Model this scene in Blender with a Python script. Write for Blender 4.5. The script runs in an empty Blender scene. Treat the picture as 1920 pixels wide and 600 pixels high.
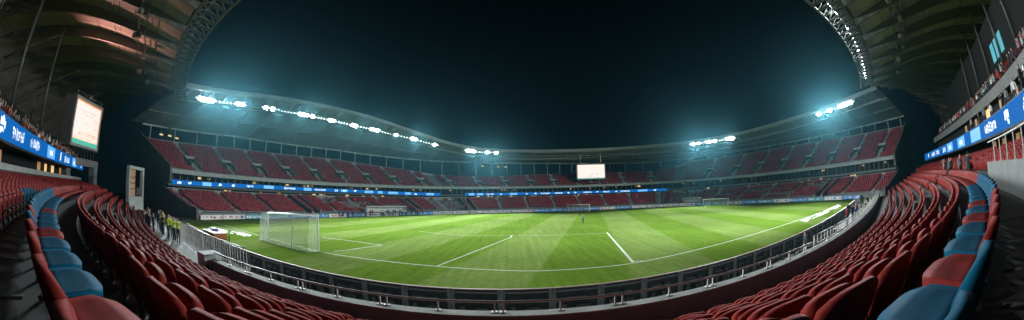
import bpy, bmesh, math, random
import numpy as np
from mathutils import Vector, Matrix, Quaternion
random.seed(7); rng = np.random.default_rng(7)
scene = bpy.context.scene
COL = scene.collection
R = math.radians

# ------------------------------------------------------------------ camera model (also used to read ground positions)
CAM_H, PITCH, ROLL = 4.6, R(6.5), R(-1.0)
KPX = 960 / R(90)
def ray(px, py):
    u = (px - 960) / KPX; v = (300 - py) / KPX
    th = math.hypot(u, v); ps = math.atan2(v, u) + ROLL
    x = math.sin(th) * math.cos(ps); zc = math.sin(th) * math.sin(ps); yc = math.cos(th)
    return Vector((x, yc * math.cos(PITCH) - zc * math.sin(PITCH), yc * math.sin(PITCH) + zc * math.cos(PITCH)))
def at(px, py, z=0.0):
    r = ray(px, py); t = (z - CAM_H) / r.z
    return Vector((r.x * t, r.y * t, z))

# ------------------------------------------------------------------ materials
MATS = {}
def mat(name, col, rough=0.6, metal=0.0, var=0.18, scale=3.0, bump=0.0, spec=0.5, island=0.0, emit=None, estr=0.0, stretch=None, sample=True):
    if name in MATS: return MATS[name]
    m = bpy.data.materials.new(name); m.use_nodes = True
    nt = m.node_tree; n = nt.nodes; l = nt.links
    b = n['Principled BSDF']
    b.inputs['Roughness'].default_value = rough; b.inputs['Metallic'].default_value = metal
    b.inputs['Specular IOR Level'].default_value = spec
    tc = n.new('ShaderNodeTexCoord'); mp = n.new('ShaderNodeMapping')
    if stretch: mp.inputs['Scale'].default_value = stretch
    l.new(tc.outputs['Object'], mp.inputs['Vector'])
    nz = n.new('ShaderNodeTexNoise'); nz.inputs['Scale'].default_value = scale; nz.inputs['Detail'].default_value = 6; nz.inputs['Roughness'].default_value = 0.65
    l.new(mp.outputs['Vector'], nz.inputs['Vector'])
    rp = n.new('ShaderNodeMapRange'); rp.inputs['From Min'].default_value = 0.25; rp.inputs['From Max'].default_value = 0.75
    rp.inputs['To Min'].default_value = 1 - var; rp.inputs['To Max'].default_value = 1 + var
    l.new(nz.outputs['Fac'], rp.inputs['Value'])
    mx = n.new('ShaderNodeMix'); mx.data_type = 'RGBA'; mx.blend_type = 'MULTIPLY'; mx.inputs['Factor'].default_value = 1
    mx.inputs['A'].default_value = (*col, 1); l.new(rp.outputs['Result'], mx.inputs['B'])
    out = mx.outputs['Result']
    if island:
        g = n.new('ShaderNodeNewGeometry'); ri = n.new('ShaderNodeMapRange')
        ri.inputs['To Min'].default_value = 1 - island; ri.inputs['To Max'].default_value = 1 + island
        l.new(g.outputs['Random Per Island'], ri.inputs['Value'])
        m2 = n.new('ShaderNodeMix'); m2.data_type = 'RGBA'; m2.blend_type = 'MULTIPLY'; m2.inputs['Factor'].default_value = 1
        l.new(out, m2.inputs['A']); l.new(ri.outputs['Result'], m2.inputs['B']); out = m2.outputs['Result']
    l.new(out, b.inputs['Base Color'])
    rr = n.new('ShaderNodeMapRange'); rr.inputs['To Min'].default_value = max(0, rough - .12); rr.inputs['To Max'].default_value = min(1, rough + .12)
    l.new(nz.outputs['Fac'], rr.inputs['Value']); l.new(rr.outputs['Result'], b.inputs['Roughness'])
    if bump:
        bp = n.new('ShaderNodeBump'); bp.inputs['Strength'].default_value = bump; bp.inputs['Distance'].default_value = 0.02
        l.new(nz.outputs['Fac'], bp.inputs['Height']); l.new(bp.outputs['Normal'], b.inputs['Normal'])
    if emit:
        b.inputs['Emission Color'].default_value = (*emit, 1); b.inputs['Emission Strength'].default_value = estr
        if not sample: m.cycles.emission_sampling = 'NONE'
    MATS[name] = m
    return m

concrete = mat('concrete', (.20, .20, .19), .85, var=.25, scale=1.2, bump=.3)
concrete_pale = mat('pale_concrete', (.42, .43, .41), .8, var=.2, scale=1.0, bump=.2)
concrete_dark = mat('dark_concrete', (.075, .07, .066), .85, var=.3, scale=1.1, bump=.3)
wall_paint = mat('grey_wall_paint', (.11, .115, .11), .75, var=.2, scale=.6)
black_paint = mat('black_paint', (.018, .02, .02), .6, var=.3, scale=2)
void_mat = mat('dark_interior', (.012, .013, .014), .9, var=.3)  # near-black colour stands for shade in recesses, openings and deck backs
red_plastic = mat('red_plastic', (.235, .029, .024), .66, var=.32, scale=7, island=.16, bump=.08, spec=.02)
blue_plastic = mat('blue_plastic', (.006, .085, .155), .72, var=.22, scale=5, island=.12, bump=.08, spec=.03)
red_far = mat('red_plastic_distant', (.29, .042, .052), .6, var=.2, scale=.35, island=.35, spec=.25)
steel = mat('galvanised_steel', (.42, .41, .38), .5, .25, var=.2, scale=6)
steel_pale = mat('pale_painted_steel', (.55, .57, .56), .5, 0, var=.12, scale=4)
steel_mid = mat('weathered_steel', (.22, .22, .205), .55, .2, var=.25, scale=3)
steel_dark = mat('dark_steel', (.10, .10, .095), .5, .3, var=.25, scale=4)
cladding_near = mat('roof_lining', (.40, .345, .28), .8, var=.16, scale=.25, island=.10)
cladding_far = mat('translucent_roof_sheet', (.22, .235, .235), .7, var=.2, scale=.2)
rafter_mat = mat('roof_steelwork', (.20, .19, .155), .6, .2, var=.2, scale=2)
white_paint = mat('white_paint', (.80, .80, .78), .45, var=.06, scale=4)
net_mat = mat('white_net_cord', (.80, .82, .80), .8, var=.05)
board_black = mat('black_board_back', (.045, .05, .052), .5, var=.4, scale=5)
board_lit_trim = mat('lit_brown_board_edge', (.42, .27, .2), .6, var=.3, scale=5)  # light on the boards' top edge, painted as a brown strip
led_blue = mat('led_blue', (.004, .02, .06), .8, spec=.05, emit=(.002, .125, .46), estr=1.0, var=.1)
led_white = mat('led_white', (.3, .3, .3), .4, emit=(.80, .92, 1.0), estr=1.15)
led_cyan = mat('led_light_blue', (.1, .2, .3), .4, emit=(.14, .45, .95), estr=1.0)
warm_glow = mat('warm_window_light', (.4, .3, .15), .5, emit=(1.0, .62, .25), estr=.9, var=.5, scale=1.5)
warm_dim = mat('warm_dim_light', (.3, .22, .12), .5, emit=(1.0, .58, .24), estr=.28, var=.5, scale=1.5)
cyan_glow = mat('cyan_window_light', (.1, .3, .35), .5, emit=(.12, .55, .68), estr=.55)
lamp_glass = mat('floodlight_glass', (.8, .8, .8), .3, emit=(.88, .97, 1.0), estr=90.0, sample=False)
lamp_glass_soft = mat('dim_floodlight_glass', (.8, .8, .8), .3, emit=(.88, .97, 1.0), estr=4.0, sample=False)
scr_white = mat('screen_pale', (.3, .3, .3), .4, emit=(1.0, .82, .74), estr=.98)
scr_peach = mat('screen_peach', (.3, .3, .3), .4, emit=(1.0, .60, .46), estr=1.1)
scr_orange = mat('screen_orange', (.3, .2, .1), .4, emit=(.95, .25, .10), estr=1.0)
scr_blue = mat('screen_blue_grey', (.1, .2, .3), .4, emit=(.38, .50, .66), estr=.95)
scr_green = mat('screen_green', (.1, .3, .2), .4, emit=(.06, .48, .36), estr=.9)
skin_mat = mat('skin', (.45, .27, .19), .6, var=.1)
hair_mat = mat('hair', (.03, .022, .018), .7)
trouser_mat = mat('dark_trousers', (.025, .028, .04), .8)
shoe_mat = mat('black_shoes', (.02, .02, .02), .5)
SHIRT = {'red': mat('red_shirt', (.42, .03, .03), .8), 'white': mat('white_shirt', (.72, .72, .70), .8), 'dark': mat('dark_jacket', (.03, .032, .04), .8),
         'grey': mat('grey_jacket', (.22, .23, .24), .8), 'blue': mat('blue_jacket', (.03, .09, .25), .8), 'yellow': mat('yellow_vest', (.80, .95, .10), .7),
         'teal': mat('pale_teal_shirt', (.25, .48, .46), .8)}
ad_white = mat('board_white', (.68, .67, .64), .5, emit=(.9, .88, .85), estr=.10)  # faint glow put into these three printed board colours
ad_blue = mat('board_blue', (.05, .22, .50), .5, emit=(.05, .25, .6), estr=.16)
ad_teal = mat('board_teal', (.08, .34, .42), .5, emit=(.06, .3, .38), estr=.12)
ad_ink = mat('board_ink', (.05, .10, .22), .5)
ad_red = mat('board_red', (.50, .10, .07), .5)
orange_cloth = mat('orange_cloth', (.62, .16, .05), .7)
purple_cloth = mat('purple_print', (.20, .12, .30), .7)
brown_panel = mat('brown_board', (.34, .19, .11), .7, var=.3, scale=1.4)

# ------------------------------------------------------------------ mesh builder
class MB:
    def __init__(s): s.v = []; s.f = []; s.m = []
    def add(s, vs, fs, mi=0):
        o = len(s.v); s.v += [tuple(p) for p in vs]
        s.f += [tuple(i + o for i in f) for f in fs]; s.m += [mi] * len(fs)
    def quad(s, a, b, c, d, mi=0): s.add((a, b, c, d), ((0, 1, 2, 3),), mi)
    def box(s, c, size, rot=None, mi=0):
        M = rot or Matrix.Identity(3); c = Vector(c)
        vs = [c + M @ Vector((size[0] * x / 2, size[1] * y / 2, size[2] * z / 2)) for x in (-1, 1) for y in (-1, 1) for z in (-1, 1)]
        s.add(vs, ((0, 1, 3, 2), (4, 6, 7, 5), (0, 4, 5, 1), (2, 3, 7, 6), (0, 2, 6, 4), (1, 5, 7, 3)), mi)
    def bar(s, p, q, w, h=None, mi=0, up=(0, 0, 1)):
        p = Vector(p); q = Vector(q); d = q - p; L = d.length
        if L < 1e-6: return
        h = h or w; d /= L; u = Vector(up)
        if abs(d.dot(u)) > .98: u = Vector((1, 0, 0))
        x = d.cross(u).normalized(); z = x.cross(d).normalized()
        s.box((p + q) / 2, (w, L, h), Matrix((x, d, z)).transposed(), mi)
    def tube(s, pts, r, n=6, mi=0):
        pts = [Vector(p) for p in pts]; rings = []
        for i, p in enumerate(pts):
            d = (pts[min(i + 1, len(pts) - 1)] - pts[max(i - 1, 0)]).normalized()
            u = Vector((0, 0, 1)) if abs(d.z) < .95 else Vector((1, 0, 0))
            x = d.cross(u).normalized(); y = x.cross(d)
            rings.append([p + r * (math.cos(2 * math.pi * k / n) * x + math.sin(2 * math.pi * k / n) * y) for k in range(n)])
        vs = [v for r_ in rings for v in r_]; fs = []
        for i in range(len(pts) - 1):
            for k in range(n): fs.append((i * n + k, i * n + (k + 1) % n, (i + 1) * n + (k + 1) % n, (i + 1) * n + k))
        fs.append(tuple(range(n))[::-1]); fs.append(tuple((len(pts) - 1) * n + k for k in range(n)))
        s.add(vs, fs, mi)
    def mesh(s, name, mats, smooth=False):
        me = bpy.data.meshes.new(name); me.from_pydata(s.v, [], s.f)
        for m_ in (mats if isinstance(mats, (list, tuple)) else [mats]): me.materials.append(m_)
        me.polygons.foreach_set('material_index', s.m)
        if smooth: me.polygons.foreach_set('use_smooth', [True] * len(s.f))
        me.update(); return me
    def build(s, name, mats, parent=None, smooth=False):
        o = bpy.data.objects.new(name, s.mesh(name, mats, smooth)); COL.objects.link(o)
        if parent: o.parent = parent
        return o

def tag(o, label=None, cat=None, group=None, kind=None):
    if label: o['label'] = label
    if cat: o['category'] = cat
    if group: o['group'] = group
    if kind: o['kind'] = kind
    return o
def thing(name, label, cat, loc=(0, 0, 0), rz=0.0, group=None):
    o = bpy.data.objects.new(name, None); COL.objects.link(o); o.location = loc; o.rotation_euler = (0, 0, rz); o.empty_display_size = .2
    return tag(o, label, cat, group)
def dup(root, loc, rz, label=None, group=None):
    r = root.copy(); COL.objects.link(r); r.location = loc; r.rotation_euler = (0, 0, rz)
    if label: r['label'] = label
    if group: r['group'] = group
    for ch in list(root.children):
        c = ch.copy(); COL.objects.link(c); c.parent = r
        for g in list(ch.children):
            d = g.copy(); COL.objects.link(d); d.parent = c
    return r
def local(o):      # builder points are given in world space; move mesh under a thing placed at its base
    pass

def sweep(mb, fn, ss, prof, mi=0, closed=False):
    """prof: list of (u,z) or function s -> list; fn(s,u) -> (x,y)"""
    rows = []
    for s_ in ss:
        pr = prof(s_) if callable(prof) else prof
        rows.append([(*fn(s_, u), z) for u, z in pr])
    n = len(rows[0]); vs = [p for r_ in rows for p in r_]; fs = []
    for i in range(len(rows) - 1):
        for k in range(n - 1 + (1 if closed else 0)):
            k2 = (k + 1) % n
            fs.append((i * n + k, (i + 1) * n + k, (i + 1) * n + k2, i * n + k2))
    if closed:
        fs.append(tuple(range(n))[::-1]); fs.append(tuple((len(rows) - 1) * n + k for k in range(n)))
    mb.add(vs, fs, mi)

# ------------------------------------------------------------------ plan curves
def near_raw(x): return 0.2 + .5 * (math.sqrt(x * x + 529) - 23)
def near(x, u):
    sl = .5 * x / math.sqrt(x * x + 529); k = math.sqrt(1 + sl * sl)
    return (x + u * sl / k, near_raw(x) - u / k)
def near_rz(x):    # local +Y faces the pitch
    sl = .5 * x / math.sqrt(x * x + 529); return math.atan(sl)
def row_u(j, x):
    if j == 0: return 0.0
    t = min(1, max(0, (-x - 1.4) / 3.4)); return -.84 - .77 * (j - 1) - .40 * t * t * (3 - 2 * t)
def row_z(j): return 3.4 if j == 0 else 3.14 - .33 * (j - 1)
def rowp(j, x, du=0.0): return near(x, row_u(j, x) + du)
def row_rz(j, x):
    a = rowp(j, x - .2); b = rowp(j, x + .2); return math.atan2(b[1] - a[1], b[0] - a[0])
P = [(-48, 28), (-48.5, 38), (-45.5, 50), (-38, 67), (-25, 85), (-10, 94.5), (6, 97.5), (22, 97.5), (42, 95), (56, 84), (65, 65), (69, 47), (70.5, 33)]
def catmull(P, n=14):
    P = [np.array(p, float) for p in P]; P = [2 * P[0] - P[1]] + P + [2 * P[-1] - P[-2]]; out = []
    for i in range(1, len(P) - 2):
        a, b, c, d = P[i - 1:i + 3]
        for k in range(n):
            t = k / n
            out.append(.5 * ((2 * b) + (-a + c) * t + (2 * a - 5 * b + 4 * c - d) * t * t + (-a + 3 * b - 3 * c + d) * t ** 3))
    out.append(P[-2]); return np.array(out)
Q = catmull(P)
for _ in range(60): Q[1:-1] = .25 * Q[:-2] + .5 * Q[1:-1] + .25 * Q[2:]
TQ = np.gradient(Q, axis=0); TQ /= np.linalg.norm(TQ, axis=1)[:, None]
NQ = np.stack([-TQ[:, 1], TQ[:, 0]], 1)
SL = np.concatenate([[0], np.cumsum(np.linalg.norm(np.diff(Q, axis=0), axis=1))])
SMAX = float(SL[-1])
def far(s, u):
    x = np.interp(s, SL, Q[:, 0]); y = np.interp(s, SL, Q[:, 1]); nx = np.interp(s, SL, NQ[:, 0]); ny = np.interp(s, SL, NQ[:, 1])
    return (float(x + nx * u), float(y + ny * u))
def far_rz(s):
    nx = np.interp(s, SL, NQ[:, 0]); ny = np.interp(s, SL, NQ[:, 1])
    return math.atan2(-ny, -nx) - math.pi / 2
def itp(pts): 
    xs = [p[0] for p in pts]; ys = [p[1] for p in pts]
    return lambda s: float(np.interp(s, xs, ys))
def itps(pts, sig=5.0):
    xs = np.arange(-30, 235, 1.0); ys = np.interp(xs, [p[0] for p in pts], [p[1] for p in pts]); k = np.exp(-.5 * (np.arange(-15, 16) / sig) ** 2); k /= k.sum()
    ys = np.convolve(np.pad(ys, 15, mode='edge'), k, 'valid'); return lambda s: float(np.interp(s, xs, ys))
z_back = itp([(0, 14.0), (7, 14.2), (23, 15.3), (50, 15.7), (68, 14.0), (75, 12.6), (85, 12.1), (100, 12.6), (118, 12.8), (136, 12.5), (143, 15.2), (168, 16.0), (190, 15.5), (204, 15.2)])
z_edge = itps([(0, 21.0), (5, 21.9), (22, 25.0), (41, 26.2), (52, 25.6), (64, 23.6), (76, 20.3), (86, 19.4), (98, 19.2), (115, 19.3), (138, 19.9), (161, 20.0), (186, 21.3), (204, 22.6)])
z_soff = itp([(0, 17.0), (6, 17.3), (23, 18.8), (50, 19.0), (72, 18.0), (93, 17.6), (137, 16.3), (152, 17.3), (188, 17.9), (204, 18.0)])
z_lamp = itp([(0, 20.0), (9, 20.75), (17, 21.9), (23, 22.55), (33, 23.0), (40, 23.0), (52, 22.6), (64, 21.5), (69, 20.5), (82, 18.75), (100, 18.6), (147, 19.1), (158, 19.0), (187, 20.5), (204, 21.6)])
LEFT, FARC, RIGHT = (6.0, 75.0), (75.0, 141.0), (141.0, SMAX)

# ------------------------------------------------------------------ ground, pitch, markings
g = MB(); g.quad((-200, -120, -.01), (220, -120, -.01), (220, 230, -.01), (-200, 230, -.01))
tag(g.build('ground', concrete_dark), kind='structure')

def grass_material():
    m = bpy.data.materials.new('mown_grass'); m.use_nodes = True
    nt = m.node_tree; n = nt.nodes; l = nt.links; b = n['Principled BSDF']
    b.inputs['Roughness'].default_value = .75; b.inputs['Specular IOR Level'].default_value = 0
    tc = n.new('ShaderNodeTexCoord')
    p0 = at(985, 540); p1 = at(1082, 405); ang = math.atan2(p1.x - p0.x, p1.y - p0.y)
    sep = n.new('ShaderNodeSeparateXYZ'); l.new(tc.outputs['Object'], sep.inputs[0])
    def mth(op, a, b_=None, c=None):
        q = n.new('ShaderNodeMath'); q.operation = op
        for i, v in enumerate((a, b_, c)):
            if v is None: continue
            if isinstance(v, (int, float)): q.inputs[i].default_value = v
            else: l.new(v, q.inputs[i])
        return q.outputs[0]
    d = mth('SUBTRACT', mth('MULTIPLY', sep.outputs[0], math.cos(ang)), mth('MULTIPLY', sep.outputs[1], math.sin(ang)))
    d = mth('SUBTRACT', d, p0.x * math.cos(ang) - p0.y * math.sin(ang))
    wob = n.new('ShaderNodeTexNoise'); wob.inputs['Scale'].default_value = .8; wob.inputs['Detail'].default_value = 3; l.new(tc.outputs['Object'], wob.inputs['Vector'])
    d = mth('ADD', d, mth('MULTIPLY', mth('SUBTRACT', wob.outputs['Fac'], .5), .5))
    w = 5.6
    fr = mth('FRACT', mth('DIVIDE', mth('ADD', d, 2 * w * 40), 2 * w))
    tri = mth('ABSOLUTE', mth('SUBTRACT', fr, .25))        # stripe 0..0.5 is dark
    st = n.new('ShaderNodeMapRange'); st.inputs['From Min'].default_value = .228; st.inputs['From Max'].default_value = .272
    l.new(tri, st.inputs['Value'])
    stripe = st.outputs['Result']
    big = n.new('ShaderNodeTexNoise'); big.inputs['Scale'].default_value = .09; big.inputs['Detail'].default_value = 4; l.new(tc.outputs['Object'], big.inputs['Vector'])
    fine = n.new('ShaderNodeTexNoise'); fine.inputs['Scale'].default_value = 14; fine.inputs['Detail'].default_value = 8; fine.inputs['Roughness'].default_value = .8; l.new(tc.outputs['Object'], fine.inputs['Vector'])
    mp = n.new('ShaderNodeMapping'); mp.inputs['Rotation'].default_value = (0, 0, ang); mp.inputs['Scale'].default_value = (1.6, .07, 1)
    l.new(tc.outputs['Object'], mp.inputs['Vector'])
    strk = n.new('ShaderNodeTexNoise'); strk.inputs['Scale'].default_value = 1.5; strk.inputs['Detail'].default_value = 5; l.new(mp.outputs['Vector'], strk.inputs['Vector'])
    mx = n.new('ShaderNodeMix'); mx.data_type = 'RGBA'
    mx.inputs['A'].default_value = (.106, .178, .022, 1); mx.inputs['B'].default_value = (.150, .214, .050, 1); l.new(stripe, mx.inputs['Factor'])
    def mul(colr, fac, lo, hi, a=.3, b_=.7):
        r_ = n.new('ShaderNodeMapRange'); r_.inputs['From Min'].default_value = a; r_.inputs['From Max'].default_value = b_
        r_.inputs['To Min'].default_value = lo; r_.inputs['To Max'].default_value = hi; l.new(fac, r_.inputs['Value'])
        q = n.new('ShaderNodeMix'); q.data_type = 'RGBA'; q.blend_type = 'MULTIPLY'; q.inputs['Factor'].default_value = 1
        l.new(colr, q.inputs['A']); l.new(r_.outputs['Result'], q.inputs['B']); return q.outputs['Result']
    c = mul(mx.outputs['Result'], big.outputs['Fac'], .84, 1.16)
    mid = n.new('ShaderNodeTexNoise'); mid.inputs['Scale'].default_value = 2.2; mid.inputs['Detail'].default_value = 5; l.new(tc.outputs['Object'], mid.inputs['Vector'])
    c = mul(c, mid.outputs['Fac'], .86, 1.14); c = mul(c, fine.outputs['Fac'], .55, 1.45); c = mul(c, strk.outputs['Fac'], .86, 1.14)
    l.new(c, b.inputs['Base Color'])
    bp = n.new('ShaderNodeBump'); bp.inputs['Strength'].default_value = .6; bp.inputs['Distance'].default_value = .03
    l.new(fine.outputs['Fac'], bp.inputs['Height']); l.new(bp.outputs['Normal'], b.inputs['Normal'])
    return m
gp = MB()
outline = [(*near(x, -11.9), 0.0) for x in np.linspace(-42, 60, 60)]
outline += [(*far(s, -.4), 0.0) for s in np.linspace(SMAX, 0, 120)]
gp.add(outline, [tuple(range(len(outline)))])
tag(gp.build('pitch', grass_material()), kind='structure')

ln = MB()
def paint(px_pts, w=.14, z=.006):
    pts = [at(*p) for p in px_pts]
    if len(pts) > 2:
        c = catmull([(p.x, p.y) for p in pts], 8); pts = [Vector((a, b, 0)) for a, b in c]
    L = []
    for i, p in enumerate(pts):
        d = pts[min(i + 1, len(pts) - 1)] - pts[max(i - 1, 0)]; d.z = 0; d.normalize(); nrm = Vector((-d.y, d.x, 0))
        L.append(((p.x + nrm.x * w / 2, p.y + nrm.y * w / 2, z), (p.x - nrm.x * w / 2, p.y - nrm.y * w / 2, z)))
    for i in range(len(L) - 1): ln.quad(L[i][0], L[i][1], L[i + 1][1], L[i + 1][0])
paint([(393, 414), (460, 434), (530, 454), (600, 472), (700, 487), (820, 499.5), (920, 506), (1000, 508), (1100, 503), (1190, 493), (1300, 470), (1450, 428), (1540, 398), (1578, 384)], .13, .006)
paint([(605, 445), (660, 452), (717, 460)], .15, .010)
paint([(717, 460), (625, 472)], .15, .014)
paint([(818, 499.5), (892, 471), (958, 445)], .11, .010)
paint([(958, 445), (960, 441.5)], .15, .014)
paint([(785, 434), (860, 441), (960, 441.5), (1050, 441), (1140, 437)], .09, .018)
paint([(1187, 492), (1138, 436)], .19, .010)
paint([(1187, 490), (1214, 489.5)], .16, .014)
paint([(400, 424), (440, 432), (470, 440)], .18, .010)
tag(ln.build('pitch_markings', mat('line_paint', (.55, .60, .48), .8, var=.25, scale=3, spec=.05)), kind='structure')

# white lettering mats by the touchline (illegible rows of white strokes in the photograph)
def lettering_mat(pxs, label):
    a, b, c, d = [at(*p, .012) for p in pxs]
    ctr = (a + b + c + d) / 4
    t = thing('lettering_mat', label, 'lettering mat', (ctr.x, ctr.y, 0))
    base = MB(); N_ = 14; rnd = random.Random(len(label))
    for i in range(N_):
        for j in range(3):
            if rnd.random() < .22: continue
            f0, f1 = i / N_, (i + .8) / N_; g0, g1 = j / 3 + .04, (j + rnd.choice((.6, .95))) / 3
            pt = lambda f, g_: (a.lerp(b, f)).lerp(d.lerp(c, f), g_) - Vector((ctr.x, ctr.y, 0))
            q = [pt(f0, g0), pt(f1, g0), pt(f1, g1), pt(f0, g1)]
            q2 = [p + Vector((0, 0, .012)) for p in q]
            base.add(q + q2, ((4, 5, 6, 7), (0, 1, 5, 4), (1, 2, 6, 5), (2, 3, 7, 6), (3, 0, 4, 7)))
    base.build('lettering', white_paint, t)
lettering_mat([(392, 424), (474, 441), (467, 445), (393, 429)], 'white lettering mat on the grass by the goal, past the orange crate')
lettering_mat([(1500, 414), (1572, 383), (1578, 386), (1512, 416)], 'long white lettering mat on the grass along the far touchline corner')

# ------------------------------------------------------------------ near grandstand (lower bowl round the camera)
XS = np.linspace(-47, 62, 140)
ns = thing('grandstand', 'dark concrete lower stand with curved seat rows and front wall', 'grandstand')
def terrace_prof(x):
    pr = [(-7.2, .9), (row_u(7, x) - .62, .9)]
    for j in range(7, 0, -1):
        u = row_u(j, x); pr += [(u - .62, row_z(j)), (u + .08, row_z(j))]
    return pr + [(row_u(1, x) + .081, 3.4), (1.0, 3.4)]
mb = MB(); sweep(mb, near, XS, terrace_prof); mb.build('terrace', concrete_dark, ns)
# pale nosing strips on the row steps behind the seats
mb = MB()
for x in (-14, -9.5, -6.6, -4.6, -3.3, -2.5, 2.2, 2.9, 3.8, 5.0, 6.6, 8.8, 11.8):
    a_ = Vector((*near(x, .22), 3.412)); b_ = Vector((*near(x * 1.04, .98), 3.412)); mb = MB(); mb.bar(a_, b_, .05, .02); mb.build('step_nosing', concrete, ns)
XW = [x for x in XS if x > -14.6]
mb = MB(); sweep(mb, near, XW, [(-7.5, -.01), (-7.5, 1.74), (-7.2, 1.74), (-7.2, .9)]); mb.build('front_wall', mat('front_wall_render', (.20, .23, .225), .85, var=.25, scale=.7, bump=.2), ns)
mb = MB(); sweep(mb, near, XW, [(-7.53, 1.741), (-7.53, 1.79), (-7.16, 1.79), (-7.16, 1.741)], closed=True); mb.build('wall_coping', mat('coping_concrete', (.30, .30, .275), .85, var=.3, scale=1.5, bump=.3), ns)
XLs = [x for x in np.linspace(-47, -14.7, 50)]
mb = MB(); sweep(mb, near, XLs, [(-8.9, 0), (-8.9, .85), (-5.6, .85), (-5.6, .9)]); mb.build('walkway_slab', concrete_pale, ns)
# gate pier at the wall's end
p_ = near(-14.7, -7.35); mb = MB(); mb.box((p_[0], p_[1], 1.0), (1.0, .9, 2.0), Matrix.Rotation(near_rz(-14.7), 3, 'Z')); mb.build('gate_pier', concrete_pale, ns)
p_ = near(-14.7, -7.35); mb = MB(); mb.box((p_[0] + .12, p_[1] - .42, 1.2), (.72, .12, .72), Matrix.Rotation(near_rz(-14.7), 3, 'Z')); mb.build('pier_hatch', void_mat, ns)
# back block : flat bank on the scoreboard side, steeper bank on the other
XL = np.linspace(-58, -5.5, 60); XR = np.linspace(6.5, 80, 76)
def lprof():
    pr = [(1.0, 3.4)]
    for k in range(6): pr += [(1.0 + .66 * k, 3.25 + .09 * k), (1.66 + .66 * k, 3.25 + .09 * k)]
    return pr + [(4.96, 4.6)]
def rprof():
    pr = [(1.0, 3.4), (1.9, 3.4), (1.9, 3.75)]
    for k in range(5): pr += [(1.9 + .6 * k, 3.75 + .16 * k), (2.5 + .6 * k, 3.75 + .16 * k)]
    return pr + [(4.92, 4.6)]
mb = MB(); sweep(mb, near, XL, lprof()); sweep(mb, near, XR, rprof()); sweep(mb, near, np.linspace(-5.5, 6.5, 12), [(1.0, 3.4), (4.9, 3.4)]); mb.build('rear_terrace', concrete_dark, ns)
mb = MB(); sweep(mb, near, np.linspace(7.5, 20, 24), [(1.66, 3.402), (1.66, 4.42), (1.86, 4.42), (1.86, 3.402)]); mb.build('aisle_wall', concrete, ns)
mb = MB(); sweep(mb, near, XL, [(4.97, 4.3), (4.97, 4.92), (5.3, 4.92)]); mb.build('ledge_wall', concrete_pale, ns)
# concourse recess, balcony and its slab
for XX, nm in ((XL, 0), (XR, 1)):
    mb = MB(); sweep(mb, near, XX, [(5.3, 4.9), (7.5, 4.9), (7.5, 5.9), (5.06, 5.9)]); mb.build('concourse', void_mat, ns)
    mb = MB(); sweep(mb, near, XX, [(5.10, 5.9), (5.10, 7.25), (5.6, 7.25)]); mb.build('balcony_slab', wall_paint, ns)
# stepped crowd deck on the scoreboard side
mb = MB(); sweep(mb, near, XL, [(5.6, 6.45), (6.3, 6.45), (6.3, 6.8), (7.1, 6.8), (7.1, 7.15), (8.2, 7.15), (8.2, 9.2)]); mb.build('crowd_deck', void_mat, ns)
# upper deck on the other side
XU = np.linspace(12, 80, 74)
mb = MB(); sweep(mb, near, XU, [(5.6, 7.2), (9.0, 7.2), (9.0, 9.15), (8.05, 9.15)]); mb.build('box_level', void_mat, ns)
mb = MB(); sweep(mb, near, XU, [(8.05, 9.15), (7.95, 9.15), (7.95, 10.05), (8.2, 10.05), (8.2, 9.6)]); mb.build('deck_fascia', concrete, ns)
up = []
for k in range(6): up += [(8.2 + .8 * k, 9.6 + .5 * k), (9.0 + .8 * k, 9.6 + .5 * k)]
mb = MB(); sweep(mb, near, XU, up); mb.build('upper_terrace', concrete_dark, ns)
mb = MB(); sweep(mb, near, XU, [(13.0, 12.1), (13.0, 18.4), (13.3, 18.4)]); mb.build('deck_back_wall', void_mat, ns)
# lit windows
wn = 0
rnd = random.Random(3)
def near_win(x, u, z0, z1, w, m_):
    global wn
    a = near(x - w / 2, u); b = near(x + w / 2, u)
    mb = MB(); d = Vector((b[0] - a[0], b[1] - a[1], 0)).normalized(); nn = Vector((-d.y, d.x, 0)) * .05
    q = [Vector((*a, z0)), Vector((*b, z0)), Vector((*b, z1)), Vector((*a, z1))]
    mb.add([p - nn for p in q] + [p + nn for p in q], ((0, 3, 2, 1), (4, 5, 6, 7), (0, 1, 5, 4), (2, 3, 7, 6), (1, 2, 6, 5), (0, 4, 7, 3)))
    mb.build('lit_window', m_, ns)
for x, w in ((-20, .8), (-21.5, .7), (-24, 1.3), (-27.5, .9), (-40, 1.1), (-43, .8), (-46.5, 1.2), (-51, .9)): near_win(x, 7.3, 5.0, 5.75, w, warm_glow if rnd.random() < .5 else warm_dim)
for x, w in ((18.2, 1.1), (20.5, .8), (23.2, .7), (24.3, .9), (25.6, .7), (29, .8), (33, .7), (36, .5)): near_win(x, 7.3, 4.98, 5.8, w, warm_glow if x in (24.3, 25.6) else warm_dim)
for x, w, z in ((21, .9, 8.5), (27, 1.6, 8.5), (31, .8, 8.4), (36, .9, 8.5), (41, 1.8, 8.5), (47, .8, 8.4), (53, .9, 8.4)): near_win(x, 8.8, z - .5, z + .55, w, warm_glow if x in (27, 41) else warm_dim)
for x in (22.4, 23.3, 24.2): near_win(x, 7.0, 8.75, 8.95, .6, led_white)  # row of white lamps, built as lit window panels
for x in (40.6, 42.4, 44.2): near_win(x, 12.9, 14.0, 15.9, 1.15, cyan_glow)
for x in (30.0, 31.2): near_win(x, 12.9, 12.7, 13.6, .8, warm_glow)
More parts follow.
